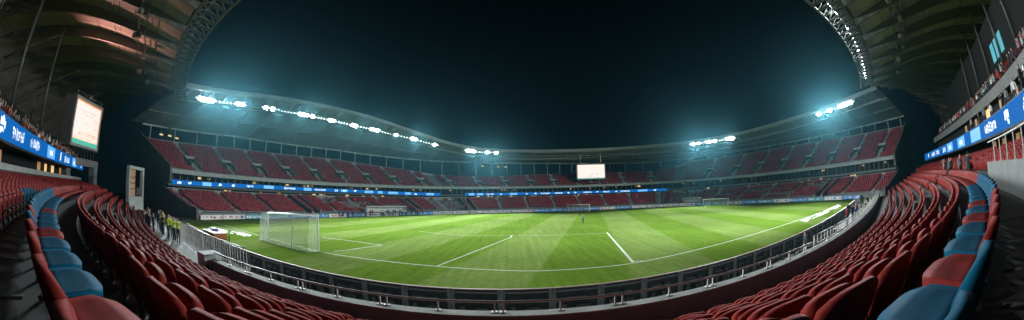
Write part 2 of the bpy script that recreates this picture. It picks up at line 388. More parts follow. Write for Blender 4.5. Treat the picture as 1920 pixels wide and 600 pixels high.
# posts of the roof on the upper deck
for x in (20, 25, 30, 35.5, 41, 47, 53, 59):
    a = near(x, 12.5); mb = MB(); mb.tube([(*a, 12.1), (*a, 21)], .15, 8); mb.build('roof_post', steel_dark, ns, True)
for x in (-24, -33, -44):
    a = near(x, 9.0); mb = MB(); mb.tube([(*a, 7), (*a, 20.4)], .17, 8); b = near(x - 4, 10.5); mb.tube([(*a, 9), (*b, 19)], .09, 6); mb.build('roof_post', steel_dark, ns, True)

# ------------------------------------------------------------------ seats
def seat_meshes(nu=10, nv=6):
    """unit in metres; origin on the floor under the backrest, +Y faces the pitch"""
    W = .392
    bk = MB(); F = []; B = []
    for i in range(nv + 1):
        v = i / nv
        for k in range(nu + 1):
            u = -1 + 2 * k / nu
            a = abs(u)
            zt = .845 - .095 * a ** 3.4; z0 = .26 + .02 * a
            z = z0 + (zt - z0) * v
            wv = W * (.90 + .10 * math.sin(min(1, v * 1.25) * math.pi / 2)) * (1 - .05 * max(0, v - .8) / .2)
            y = .075 * a ** 2.2 - .13 * v + .10 - .02 * math.sin(v * math.pi)
            F.append((u * wv, y + .022, z)); B.append((u * wv, y - .026 - (.012 if v > .86 else 0), z - (.004 if v > .95 else 0)))
    n = nu + 1; T = len(F); fs = []
    for i in range(nv):
        for k in range(nu):
            a, b, c, d = i * n + k, i * n + k + 1, (i + 1) * n + k + 1, (i + 1) * n + k
            fs.append((b, a, d, c)); fs.append((T + a, T + b, T + c, T + d))
    for k in range(nu):
        fs.append((k, k + 1, T + k + 1, T + k)); e = nv * n; fs.append((e + k + 1, e + k, T + e + k, T + e + k + 1))
    for i in range(nv):
        a, b = i * n, (i + 1) * n; fs.append((b, a, T + a, T + b)); a += nu; b += nu; fs.append((a, b, T + b, T + a))
    bk.add(F + B, fs)
    pn = MB(); F = []; B = []; mv = max(3, nv - 2)
    for i in range(mv + 1):
        v = i / mv
        for k in range(nu + 1):
            u = -1 + 2 * k / nu; a = abs(u)
            wv = .388 * (1 - .12 * v ** 4); y = .09 + .44 * v - .06 * v * a ** 4
            z = .545 - .022 * (1 - a * a) * math.sin(v * math.pi) + .012 * v - .03 * max(0, v - .85) / .15
            F.append((u * wv, y, z)); B.append((u * wv * .97, y - .012, z - .05 - .03 * v))
    n = nu + 1; T = len(F); fs = []
    for i in range(mv):
        for k in range(nu):
            a, b, c, d = i * n + k, i * n + k + 1, (i + 1) * n + k + 1, (i + 1) * n + k
            fs.append((a, b, c, d)); fs.append((T + b, T + a, T + d, T + c))
    for k in range(nu):
        fs.append((k + 1, k, T + k, T + k + 1)); e = mv * n; fs.append((e + k, e + k + 1, T + e + k + 1, T + e + k))
    for i in range(mv):
        a, b = i * n, (i + 1) * n; fs.append((a, b, T + b, T + a)); a += nu; b += nu; fs.append((b, a, T + a, T + b))
    pn.add(F + B, fs)
    return bk, pn
bk, pn = seat_meshes()
br = MB()
br.box((0, .12, .25), (.06, .07, .50)); br.box((0, .22, .475), (.30, .26, .03)); br.box((0, .12, .012), (.22, .18, .024))
me_back = {'red': bk.mesh('seat_backrest_red', red_plastic, True), 'blue': bk.mesh('seat_backrest_blue', blue_plastic, True)}
me_pan = {'red': pn.mesh('seat_pan_red', red_plastic, True), 'blue': pn.mesh('seat_pan_blue', blue_plastic, True)}
def folded(mb):
    f = MB(); hinge = Vector((0, .10, .50)); M = Matrix.Rotation(R(84), 3, 'X')
    f.v = [tuple(hinge + M @ (Vector(p) - hinge) + Vector((0, .035, -.15))) for p in mb.v]; f.f = mb.f; f.m = mb.m; return f
pnf = folded(pn)
me_panf = {'red': pnf.mesh('seat_pan_folded_red', red_plastic, True), 'blue': pnf.mesh('seat_pan_folded_blue', blue_plastic, True)}
me_br = br.mesh('seat_bracket', steel_dark)
for me in list(me_back.values()) + list(me_pan.values()):
    for p in me.polygons: p.use_smooth = True

ROW_WORDS = ['camera row', 'first row', 'second row', 'third row', 'fourth row', 'fifth row', 'sixth row', 'front row by the wall']
def row_arc(u, x0, x1, pitch):
    """parameter x of seats spaced evenly along the offset row"""
    xs = np.linspace(x0, x1, 2400); p = np.array([near(x, u) for x in xs]); d = np.concatenate([[0], np.cumsum(np.linalg.norm(np.diff(p, axis=0), axis=1))])
    n = int(d[-1] / pitch); return [float(np.interp(k * pitch, d, xs)) for k in range(n + 1)]
seats = []      # (x, y, zfloor, rz, back colour, pan colour, row j, side, param)
SP = .86
def sym(u, xl, xr, shift=0.0, lshift=None):
    right = [x for x in row_arc(u, shift, xr, SP)]
    left = [-x for x in row_arc(u, SP - shift if lshift is None else lshift, -xl, SP)]
    return sorted(left + right)
AISLES = (-29.5, 27.5)
for j in range(0, 8):
    for i, x in enumerate(sym(0, -45, 60, .20, .28) if j == 0 else sym(row_u(j, -6), -45, 60, (.25, .5, .1, .4, .2, .6, .3)[j - 1])):
        if any(abs(x - a) < .75 for a in AISLES): continue
        seats.append([*rowp(j, x), row_z(j), row_rz(j, x) + random.uniform(-.02, .02), 'red', 'red', j, 'L' if x < 0 else 'R', x])
# the camera's own row mixes red and blue shells
lx = sorted([s for s in seats if s[6] == 0 and s[7] == 'L'], key=lambda s: -s[8])
rx = sorted([s for s in seats if s[6] == 0 and s[7] == 'R'], key=lambda s: s[8])
for i, s in enumerate(lx):     # order outward from the camera
    s[4] = 'red' if i < 5 or i == 6 or i > 17 else 'blue'; s[5] = 'red' if i in (0, 1, 2, 6, 10) or i > 17 else 'blue'
for i, s in enumerate(rx):
    s[4] = 'blue' if i < 3 or 6 < i < 15 else 'red'; s[5] = 'blue' if i in (0, 1, 2, 4, 5, 7) or 8 < i < 15 else 'red'
for k in range(6):             # flat bank behind, scoreboard side
    u = 1.45 + .66 * k
    for x in row_arc(u, -57, -6.0, SP):
        if any(abs(x - a) < .75 for a in (-29.5,)): continue
        c = 'blue' if (k == 0 and -18 < x < -15) else 'red'
        seats.append([*near(x, u), 3.25 + .09 * k, near_rz(x), c, c, -1 - k, 'L', x])
for k in range(5):
    u = 2.3 + .6 * k
    for x in row_arc(u, 8.0, 78, SP):
        if abs(x - 27.5) < .75: continue
        seats.append([*near(x, u), 3.75 + .16 * k, near_rz(x), 'red', 'red', -1 - k, 'R', x])
def inframe(s):
    az = math.degrees(math.atan2(s[0], s[1])); d = math.hypot(s[0], s[1]); el = math.degrees(math.atan2(s[2] + .8 - CAM_H, d))
    return abs(az) < 90 and not (abs(az) < 32 and el < -24) and el > -34
for s in seats: s.append(math.hypot(s[0], s[1]) if inframe(s) else 1e9)
seats.sort(key=lambda s: s[-1])
NIND = 296
SIDE = {'L': 'scoreboard side', 'R': 'aisle wall side'}
proto = None; kept = 0; rest = []
near_lab = {('L', 0): 'red seat with red pan beside the camera, lowest in its row before the blue pans'}
cnt = {}
for s in seats:
    if s[-1] > 1e8:
        rest.append(s); continue
    if kept >= NIND: rest.append(s); continue
    x, y, z, rz, bc, pc, j, side, xp, d = s
    i = cnt[(j, side)] = cnt.get((j, side), -1) + 1
    if j == 0:
        desc = ('plain red' if bc == pc == 'red' else 'plain blue' if bc == pc == 'blue' else 'red backed blue panned' if pc == 'blue' else 'blue backed red panned')
        lab = f'{desc} stadium seat in the mixed camera row, {SIDE[side]}'
        if i == 0: lab = f'{desc} seat starting the mixed camera row, {SIDE[side]}'
        if i == 1: lab = f'{desc} seat, second one out along the mixed row, {SIDE[side]}'
        if i == 2: lab = f'{desc} seat, third one out along the mixed row, {SIDE[side]}'
        if i == 3: lab = f'{desc} seat, fourth one out along the mixed row, {SIDE[side]}'
        if i == 4: lab = f'{desc} seat, fifth one out along the mixed row, {SIDE[side]}'
    elif j > 0:
        rw = ['', 'first row below the camera row', 'second row below the camera row', 'third row below the camera row', 'fourth row below the camera row', 'fifth row below the camera row', 'sixth row below the camera row', 'lowest row beside the front wall'][j]
        lab = f'red stadium seat in the {rw}, {SIDE[side]}'
        if i == 0: lab = f'red seat lowest on view in the {rw}, {SIDE[side]}'
    else:
        lab = f'{bc} stadium seat in the raised bank behind the camera row, {SIDE[side]}'
    grp = lab.replace('stadium seat', 'seats').replace('seat,', 'seats,')
    t = thing('stadium_seat', lab, 'seat', (x, y, z), rz, grp)
    for nm, me in (('backrest', me_back[bc]), ('seat_pan', (me_pan if j == 0 else me_panf)[pc]), ('bracket', me_br)):
        o = bpy.data.objects.new(nm, me); COL.objects.link(o); o.parent = t
        if nm == 'seat_pan' and pc != bc: o['label'] = f'{pc} seat pan'
    kept += 1

def arr(mbx): 
    v = np.array(mbx.v, float); return v, mbx.f
class Bulk:
    def __init__(s): s.V = []; s.L = []; s.C = []; s.M = []; s.o = 0
    def add(s, base, mi, xyz, rz, scl=None):
        v, f = base; n = len(v); k = len(xyz)
        if k == 0: return
        xyz = np.array(xyz, float); rz = np.array(rz, float); c = np.cos(rz)[:, None]; sn = np.sin(rz)[:, None]
        out = np.empty((k, n, 3)); out[:, :, 0] = v[:, 0] * c - v[:, 1] * sn; out[:, :, 1] = v[:, 0] * sn + v[:, 1] * c; out[:, :, 2] = v[:, 2]
        out += xyz[:, None, :]; s.V.append(out.reshape(-1, 3))
        lv = np.concatenate([np.array(q) for q in f]); ct = np.array([len(q) for q in f])
        s.L.append((lv[None] + (np.arange(k) * n)[:, None] + s.o).ravel()); s.C.append(np.tile(ct, k)); s.M.append(np.full(k * len(f), mi)); s.o += n * k
    def build(s, name, mats, smooth=False):
        V = np.concatenate(s.V); L = np.concatenate(s.L); C = np.concatenate(s.C); M = np.concatenate(s.M)
        me = bpy.data.meshes.new(name); me.vertices.add(len(V)); me.vertices.foreach_set('co', V.ravel())
        me.loops.add(len(L)); me.loops.foreach_set('vertex_index', L.astype(np.int32))
        me.polygons.add(len(C)); st = np.concatenate([[0], np.cumsum(C)[:-1]]); me.polygons.foreach_set('loop_start', st.astype(np.int32))
        for m_ in mats: me.materials.append(m_)
        me.polygons.foreach_set('material_index', M.astype(np.int32))
        if smooth: me.polygons.foreach_set('use_smooth', np.ones(len(C), bool))
        me.update(calc_edges=True); me.validate()
        o = bpy.data.objects.new(name, me); COL.objects.link(o); return o
bulk = Bulk()
lb, lp = seat_meshes(6, 3); lpf = folded(lp)
for c, mi in (('red', 0), ('blue', 1)):
    ss = [s for s in rest if s[4] == c]; bulk.add(arr(lb), mi, [s[:3] for s in ss], [s[3] for s in ss])
    ss = [s for s in rest if s[5] == c and s[6] != 0]; bulk.add(arr(lpf), mi, [s[:3] for s in ss], [s[3] for s in ss])
    ss = [s for s in rest if s[5] == c and s[6] == 0]; bulk.add(arr(lp), mi, [s[:3] for s in ss], [s[3] for s in ss])
# seats of the upper deck behind
for k in range(6):
    xs = row_arc(8.7 + .8 * k, 13, 79, .6)
    fb = MB(); fb.box((0, 0, .62), (.50, .06, .46)); fb.box((0, .22, .42), (.48, .40, .06))
    bulk.add(arr(fb), 0, [(*near(x, 8.75 + .8 * k), 9.6 + .5 * k) for x in xs], [near_rz(x) for x in xs])
for k in range(2):
    xs = row_arc(6.0 + .75 * k, -56, -10, .6)
    bulk.add(arr(fb), 0, [(*near(x, 6.05 + .75 * k), 6.45 + .35 * k) for x in xs], [near_rz(x) for x in xs])
# distant stands
LOW_U0, LOW_Z0, LOW_N, LOW_DU, LOW_DZ = 2.4, 1.0, 13, .80, .235
UP_U0, UP_Z0, UP_N = 11.0, 8.0, 18
def low_row(k): return LOW_U0 + LOW_DU * k, LOW_Z0 + LOW_DZ * k
def up_row(k, s): return UP_U0 + (26 - UP_U0) * k / UP_N, UP_Z0 + (z_back(s) - .3 - UP_Z0) * k / UP_N
fbx = MB(); fbx.box((0, -.02, .60), (.46, .08, .48)); fbx.box((0, .20, .40), (.44, .36, .08))
UP_AISLE = [4.5 + 7.2 * i for i in range(29)]
LOW_AISLE = [8.0 + 8.0 * i for i in range(25)]
def far_len(u): 
    s = np.linspace(0, SMAX, 800); p = np.array([far(a, u) for a in s]); return s, np.concatenate([[0], np.cumsum(np.linalg.norm(np.diff(p, axis=0), axis=1))])
EMPTY = [(44, 54, 2, 8), (56, 61, 0, 5), (40, 45, 7, 12), (152, 158, 4, 7), (160, 171, 6, 9), (165, 176, 1, 4), (178, 184, 7, 11), (69, 78, 0, 13), (139, 147, 0, 13)]
XY = []; RZ = []
for k in range(LOW_N):
    u, z = low_row(k); s_, d_ = far_len(u + .45)
    for q in np.arange(.4, d_[-1], .56):
        s = float(np.interp(q, d_, s_))
        if s < 6.4 or any(abs(s - a) < .55 for a in LOW_AISLE): continue
        if any(a < s < b and lo <= k <= hi for a, b, lo, hi in EMPTY) and random.random() < .85: continue
        XY.append((*far(s, u + .45), z)); RZ.append(far_rz(s))
for k in range(UP_N):
    u, _ = up_row(k, 0); s_, d_ = far_len(u + .5)
    for q in np.arange(.4, d_[-1], .58):
        s = float(np.interp(q, d_, s_))
        if s < 6.4 or any(abs(s - a) < .55 for a in UP_AISLE) or 71.5 < s < 74.5 or 139.5 < s < 142: continue
        if 2 <= k <= 6 and any(abs(s - a) < 1.5 for a in UP_AISLE): continue
        XY.append((*far(s, u + .5), up_row(k, s)[1])); RZ.append(far_rz(s))
bulk.add(arr(fbx), 2, XY, RZ)
o = bulk.build('stadium_seating', [red_plastic, blue_plastic, red_far])
tag(o, 'remaining red seats filling the distant tiers and the far row ends', 'seating', kind='stuff')

# ------------------------------------------------------------------ distant stands
def far_stand(rng_, label):
    s0, s1 = rng_; t = thing('grandstand', label, 'grandstand')
    ss = np.linspace(s0, s1, max(8, int((s1 - s0) / 1.6)))
    mb = MB(); pr = [(.9, 0), (.9, 1.0), (LOW_U0, 1.0)]
    for k in range(LOW_N):
        u, z = low_row(k); pr += [(u, z), (u + LOW_DU, z)]
    sweep(mb, far, ss, pr); mb.build('lower_terrace', concrete, t)
    u_t, z_t = low_row(LOW_N - 1); u_t += LOW_DU
    mb = MB(); sweep(mb, far, ss, [(u_t, z_t), (u_t, z_t + .95), (u_t + .35, z_t + .95), (u_t + .35, z_t + .4)]); mb.build('concourse_wall', concrete_pale, t)
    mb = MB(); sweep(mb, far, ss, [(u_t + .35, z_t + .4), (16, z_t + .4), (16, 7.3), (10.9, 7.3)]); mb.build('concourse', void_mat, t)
    mb = MB(); sweep(mb, far, ss, [(10.5, 7.3), (10.3, 7.3), (10.3, 8.05), (10.75, 8.05), (10.75, 7.9)]); mb.build('deck_fascia', concrete_pale, t)
    mb = MB(); sweep(mb, far, ss, [(11.9, 5.1), (11.3, 5.1), (11.3, 5.55), (11.9, 5.55)], closed=True); mb.build('balcony_slab', concrete if rng_ is RIGHT else wall_paint, t)
    mb = MB()
    def upprof(s):
        pr = []
        for k in range(UP_N):
            u, z = up_row(k, s); pr += [(u, z), (u + 15 / UP_N, z)]
        return [(10.75, 7.9)] + pr
    sweep(mb, far, ss, upprof); mb.build('upper_terrace', concrete, t)
    mb = MB(); sweep(mb, far, ss, lambda s: [(26.0, z_back(s) - .6), (26.0, z_back(s) + .35), (26.3, z_back(s) + .35), (26.3, 0)]); mb.build('rear_parapet', concrete_pale, t)
    # roof posts in the gap below the canopy
    for s in np.arange(s0 + 1.5, s1 - .5, 4.0):
        a = far(s, 26.6); mb = MB(); mb.tube([(*a, z_back(s) - .5), (*a, z_soff(s) + .8)], .13, 6); mb.build('roof_post', steel_pale, t, True)
    mb = MB(); sweep(mb, far, ss, lambda s: [(26.5, z_soff(s) - .25), (26.5, z_soff(s) + .05), (26.75, z_soff(s) + .05), (26.75, z_soff(s) - .25)], closed=True); mb.build('rear_beam', steel_pale, t)
    # aisles
    for s in LOW_AISLE:
        if not (s0 + .6 < s < s1 - .6): continue
        mb = MB()
        for k in range(LOW_N):
            u, z = low_row(k); a = far(s, u + .4); mb.box((*a, z + .05), (.95, .78, .12), Matrix.Rotation(far_rz(s), 3, 'Z'))
        mb.build('aisle_stair', concrete_pale, t)
    for s in UP_AISLE:
        if not (s0 + .6 < s < s1 - .6): continue
        mb = MB()
        for k in range(UP_N):
            u, z = up_row(k, s); a = far(s, u + .42); mb.box((*a, z + .05), (.8, .8, .12), Matrix.Rotation(far_rz(s), 3, 'Z'))
        mb.build('aisle_stair', concrete_pale, t)
        v = thing('vomitory', None, None); v.parent = t; del_keys = [k_ for k_ in v.keys() if k_ in ('label', 'category')]
        for k_ in del_keys: del v[k_]
        rot = Matrix.Rotation(far_rz(s), 3, 'Z'); fwd = Vector((-math.sin(far_rz(s)), math.cos(far_rz(s)), 0)); side = rot @ Vector((1, 0, 0))
        u1, z1 = up_row(2, s); u2, z2 = up_row(7, s)
        for sg in (-1, 1):
            mb = MB(); a = Vector((*far(s, u1), z1)) + side * sg * 1.15; b = Vector((*far(s, u2), z1)) + side * sg * 1.15
            mb.add([a + side * .08 - Vector((0, 0, .2)), b + side * .08 - Vector((0, 0, .2)), b + side * .08 + Vector((0, 0, z2 - z1 + .7)), a + side * .08 + Vector((0, 0, .95)),
                    a - side * .08 - Vector((0, 0, .2)), b - side * .08 - Vector((0, 0, .2)), b - side * .08 + Vector((0, 0, z2 - z1 + .7)), a - side * .08 + Vector((0, 0, .95))],
                   ((0, 1, 2, 3), (7, 6, 5, 4), (3, 2, 6, 7), (0, 3, 7, 4), (1, 5, 6, 2)))
            mb.build('side_wall', concrete_pale, v)
        mb = MB(); b = Vector((*far(s, u2 - .1), (z1 + z2) / 2 + .1)); mb.box(b, (2.2, .1, z2 - z1 + .9), rot); mb.build('dark_opening_panel', void_mat, v)  # dark panel painted in place of the shaded opening
        mb = MB(); b = Vector((*far(s, u2 - .2), z2 + .62)); mb.box(b, (2.5, .12, .5), rot); mb.build('lintel', concrete_pale, v)
    # lit boxes and partitions in the concourse
    r_ = random.Random(int(s0) + 5)
    n = 0
    for s in np.arange(s0 + 1.2, s1 - 1, 1.35):
        a = far(s, 12.3); mb = MB(); mb.box((*a, (7.25 + 5.62) / 2), (.14, .5, 1.62), Matrix.Rotation(far_rz(s), 3, 'Z'))
        if n < 60: mb.build('partition', steel_dark, t); n += 1
    k = 0
    for s in np.arange(s0 + 1, s1 - 1, .9):
        if r_.random() > .30 or k > 70: continue
        lo = r_.random() < .45
        zc = 4.85 if lo else 6.95
        a = far(s, 13.2 if lo else 12.8); mb = MB(); mb.box((*a, zc), (r_.uniform(.35, 1.0), .12, r_.uniform(.25, .5)), Matrix.Rotation(far_rz(s), 3, 'Z'))
        mb.build('lit_window', warm_glow if r_.random() < .3 else warm_dim, t); k += 1
    return t
st_left = far_stand(LEFT, 'two tier red seated stand beneath the long bright row of floodlights')
st_far = far_stand(FARC, 'two tier stand at the far end behind the hanging screen')
st_right = far_stand(RIGHT, 'two tier red seated stand with pale balcony bands and no blue ribbon')
def end_wall(s, t, sgn, ucap=27.5):
    mb = MB(); pr = [(.3, -.01), (.3, 1.9), (LOW_U0, 2.0), (low_row(LOW_N - 1)[0] + .8, low_row(LOW_N - 1)[1] + 1.2), (9.9, 5.9), (9.9, 8.6), (11, 9.0), (26.6, z_back(s) + 1.3), (27.5, z_back(s) + 1.3), (27.5, -.01)]
    A = [(*far(s, u), z) for u, z in pr]; d = Vector((*far(s, 0), 0)) - Vector((*far(s + (1 if s < 50 else -1), 0), 0)); d.normalize()
    B = [tuple(Vector(p) + d * .5) for p in A]; n = len(A)
    mb.add(A + B, [tuple(range(n)), tuple(range(n, 2 * n))[::-1]] + [(i, n + i, n + (i + 1) % n, (i + 1) % n) for i in range(n)])
    mb.build('end_wall', wall_paint, t)
end_wall(6.0, st_left, 1); end_wall(SMAX, st_right, -1)
# stair entrances cutting the lower tier (dark sloping side walls)
for s, t in ((33.5, st_left), (63, st_left), (79, st_far), (136, st_far), (186, st_right)):
    rot = Matrix.Rotation(far_rz(s), 3, 'Z'); mb = MB()
    pr = [(.5, 0), (.5, 1.7), (2.2, 2.0), (11.0, 4.5), (12.7, 4.7), (12.7, 3)]
    for ds in (-1.1, 1.1):
        A = [(*far(s + ds, u), z) for u, z in pr]; B = [(*far(s + ds + .35, u), z) for u, z in pr]; n = len(A)
        mb.add(A + B, [tuple(range(n)), tuple(range(n, 2 * n))[::-1]] + [(i, n + i, n + (i + 1) % n, (i + 1) % n) for i in range(n)])
    mb.build('entrance_wall', concrete, t)
# pale team bench roof in front of the lit stand
def team_bench(s0, s1, label):
    sm = (s0 + s1) / 2; c = far(sm, 1.0); t = thing('team_bench', label, 'dugout', (*c, 0), far_rz(sm)); L = abs(s1 - s0)
    mb = MB(); vs = []; 
    for k in range(9):
        a = k / 8 * math.pi * .5; vs.append((math.sin(a) * -1.9 + 1.0, 1.0 + 1.5 * math.sin(a) ** .8 if False else .6 + 1.7 * math.sin(a)))
    rows = [[(x, y, z) for y, z in [(1.1 - 2.0 * (1 - math.cos(k / 8 * math.pi / 2)) - 0, .5 + 1.9 * math.sin(k / 8 * math.pi / 2)) for k in range(9)]] for x in (-L / 2, L / 2)]
    # rear shell curving up and forward into a roof
    pts = [(-.9, .1), (-.9, 1.1), (-.75, 1.7), (-.4, 2.1), (.2, 2.3), (1.1, 2.38)]
    for off in (0, 1): pass
    A = [[(x, y, z) for y, z in pts] for x in np.linspace(-L / 2, L / 2, 9)]; n = len(pts)
    flat = [p for r_ in A for p in r_]; fs = [(i * n + k, (i + 1) * n + k, (i + 1) * n + k + 1, i * n + k + 1) for i in range(8) for k in range(n - 1)]
    mb.add(flat, fs); flat2 = [(x, y * .97, z - .06) for x, y, z in flat]; mb.add(flat2, [f[::-1] for f in fs])
    mb.box((0, 1.12, 2.33), (L, .08, .16)); mb.build('canopy', white_paint, t, False)
    mb = MB(); mb.box((0, -.35, .45), (L - .4, .45, .1)); mb.box((0, -.6, .75), (L - .4, .08, .5)); mb.build('bench', blue_plastic, t)
    for x in (-L / 2 + .1, L / 2 - .1):
        mb = MB(); mb.box((x, .1, 1.1), (.08, 1.9, 2.2)); mb.build('end_panel', steel_pale, t)
team_bench(47, 59, 'long pale roofed team bench before the lit stand, people standing beside it')
team_bench(143.5, 149.5, 'short pale roofed team bench at the corner beside the third goal')

# ------------------------------------------------------------------ canopy over the distant stands
cn = thing('stand_canopy', 'long pale canopy over the distant stands carrying the floodlights', 'canopy')
SS = np.linspace(4.0, SMAX, 150)
def can_z(s, u):       # underside height
    f = (u - 5) / 22; e = z_edge(s) - .5
    return e + (z_soff(s) - e) * (f ** 1.15 if f > 0 else 0)
def canprof(s): return [(u, can_z(s, u)) for u in (5, 8, 12, 16, 20, 24, 27)] + [(29, z_soff(s) + .4), (29, z_soff(s) + 1.0)] + [(u, can_z(s, u) + .7) for u in (24, 16, 8, 5)]
mb = MB(); sweep(mb, far, SS, canprof, closed=True); mb.build('roof_sheet', cladding_far, cn)
for i, s in enumerate(np.arange(5.0, SMAX - 1, 5.2)):
    mb = MB(); us = [5.2, 9, 13, 17, 21, 25, 27]; lo = []; hi = []
    for u in us: a = far(s, u); hi.append(Vector((*a, can_z(s, u) - .05))); lo.append(Vector((*a, can_z(s, u) - .05 - (.35 + 1.0 * math.sin(math.pi * (u - 5) / 23)))))
    for k in range(len(us) - 1):
        mb.bar(lo[k], lo[k + 1], .16, .16); mb.bar(hi[k] if k % 2 else lo[k], lo[k + 1] if k % 2 else hi[k + 1], .09, .09)
    mb.build('rafter', steel_mid, cn)
mb = MB()
for u, dz in ((5.0, -.15), (6.6, -2.0)):
    for a, b in zip(SS[:-1], SS[1:]): mb.bar((*far(a, u), z_edge(a) - .5 + dz), (*far(b, u), z_edge(b) - .5 + dz), .16, .16)
for i, s in enumerate(np.arange(4.2, SMAX - 2, 1.8)):
    a = Vector((*far(s, 5.0), z_edge(s) - .65)); b = Vector((*far(s + .9, 6.6), z_edge(s + .9) - 2.5)); c = Vector((*far(s + 1.8, 5.0), z_edge(s + 1.8) - .65))
    mb.bar(a, b, .08); mb.bar(b, c, .08)
mb.build('edge_truss', steel_mid, cn)
for u in (12, 19):
    mb = MB()
    for a, b in zip(SS[:-1], SS[1:]): mb.bar((*far(a, u), can_z(a, u) - .12), (*far(b, u), can_z(b, u) - .12), .14, .2)
    mb.build('purlin', steel_mid, cn)

# ------------------------------------------------------------------ near roof
def E_raw(x): return 12.5 + 1.2 * (math.sqrt(x * x + 116 * 116) - 116) * (1.4 if x < 0 else 1.0)
def E_slope(x): return 1.2 * x / math.sqrt(x * x + 13456) * (1.4 if x < 0 else 1.0)
def nroof(x, w):
    sl = E_slope(x); k = math.sqrt(1 + sl * sl); return (x + w * sl / k, E_raw(x) - w / k)
def roof_z(w): return 20.35 + 2.6 * math.sin(math.pi * min(1, max(0, w) / 36)) - 1.6 * max(0, (w - 14) / 24) ** 2 - 3.0 * max(0, (w - 34) / 14) ** 1.3
RX = np.linspace(-58, 64, 60)
nr = thing('stadium_roof', 'dark olive roof lining overhead with curved ribs and open truss edge', 'roof')
WS = [2.6, 6, 9, 12, 16, 20, 24, 28, 32, 38, 44, 50]
def clip_y(poly, ymax):
    out = []
    for a, b in zip(poly, poly[1:] + poly[:1]):
        if a[1] <= ymax: out.append(a)
        if (a[1] <= ymax) != (b[1] <= ymax):
            t = (ymax - a[1]) / (b[1] - a[1]); out.append(tuple(a[q] + (b[q] - a[q]) * t for q in range(3)))
    return out
def prism(mb, pts, h):
    n = len(pts)
    if n < 3: return
    mb.add(list(pts) + [(a, b, c + h) for a, b, c in pts], [tuple(range(n)), tuple(range(n, 2 * n))[::-1]] + [(i, n + i, n + (i + 1) % n, (i + 1) % n) for i in range(n)])
# lining laid as separate panels between the ribs
RIBX = list(np.arange(-104.96, 112, 5.217))
inside = lambda p: p[1] < (31.5 if p[0] < 0 else 31.6) or -58.5 < p[2] < 64.5
mb = MB()
for i in range(len(RIBX) - 1):
    for k in range(len(WS) - 1):
        xa, xb = RIBX[i] + .05, RIBX[i + 1] - .05; wa, wb = WS[k] + .04, WS[k + 1] - .04
        n_ = 3
        for q in range(n_):
            x0 = xa + (xb - xa) * q / n_; x1 = xa + (xb - xa) * (q + 1) / n_ - .05
            pts = [(*nroof(x0, wa), roof_z(wa)), (*nroof(x1, wa), roof_z(wa)), (*nroof(x1, wb), roof_z(wb)), (*nroof(x0, wb), roof_z(wb))]
            if x0 < -58 or x1 > 64: pts = clip_y(pts, 31.5 if x0 < 0 else 31.6)
            prism(mb, pts, .06)
mb.build('lining', cladding_near, nr)
mb = MB(); sweep(mb, nroof, RX, [(w, roof_z(w) + .25) for w in [2.4] + WS[1:]] + [(w, roof_z(w) + .5) for w in WS[::-1]], closed=True); mb.build('roof_deck', void_mat, nr)
for sg in (-1, 1):
    mb = MB()
    XX = np.arange(58, 112, 3.0) if sg > 0 else np.arange(-52, -106, -3.0)
    for xa, xb in zip(XX[:-1], XX[1:]):
        for wa, wb in zip(WS[:-1], WS[1:]):
            c_ = [(*nroof(xx, ww), roof_z(ww) + .27) for xx, ww in ((xa, wa), (xb, wa), (xb, wb), (xa, wb))]
            prism(mb, clip_y(c_, 31.5 if sg < 0 else 31.6), .2)
    mb.build('roof_deck', void_mat, nr)
for x in RIBX:
    mb = MB(); ws = [w for w in [2.4, 5, 8, 11, 14, 17, 20, 24, 28, 32, 37, 43, 49] if inside((*nroof(x, w), x))]
    if len(ws) < 3: continue
    for a, b in zip(ws[:-1], ws[1:]):
        da, db = [.55 + .75 * math.sin(math.pi * min(1, w / 50)) for w in (a, b)]
        pa, pb = Vector((*nroof(x, a), roof_z(a))), Vector((*nroof(x, b), roof_z(b)))
        mb.bar(pa - Vector((0, 0, da)), pb - Vector((0, 0, db)), .34, .16)           # lower flange
        mb.bar(pa - Vector((0, 0, da / 2)), pb - Vector((0, 0, db / 2)), .10, (da + db) / 2)
    mb.build('rib', rafter_mat, nr)
for w in (6, 9.6, 13, 20, 27):
    mb = MB()
    for a, b in zip(RX[:-1], RX[1:]): mb.bar((*nroof(a, w), roof_z(w) - .10), (*nroof(b, w), roof_z(w) - .10), .10, .12)
    mb.build('purlin', rafter_mat, nr)
# open truss along the inner edge
mb = MB(); TR = np.linspace(-58, 62, 80)
for w, dz, r_ in ((0, -.15, .22), (2.5, 0.1, .24), (1.3, 1.15, .15)):
    for a, b in zip(TR[:-1], TR[1:]): mb.bar((*nroof(a, w), 20 + dz), (*nroof(b, w), 20 + dz), r_, r_)
for a, b in zip(TR[:-1], TR[1:]):
    m_ = (a + b) / 2; A = Vector((*nroof(a, 0), 19.85)); B = Vector((*nroof(m_, 2.5), 20.1)); C = Vector((*nroof(b, 0), 19.85)); D = Vector((*nroof(a, 1.3), 21.15)); D2 = Vector((*nroof(m_, 1.3), 21.15))
    mb.bar(A, B, .11); mb.bar(B, C, .11); mb.bar(A, D, .09); mb.bar(D, B, .09); mb.bar(A, Vector((*nroof(a, 2.5), 20.1)), .13)
mb.build('edge_truss', mat('truss_steel', (.15, .15, .14), .55, .2, var=.25, scale=3), nr)
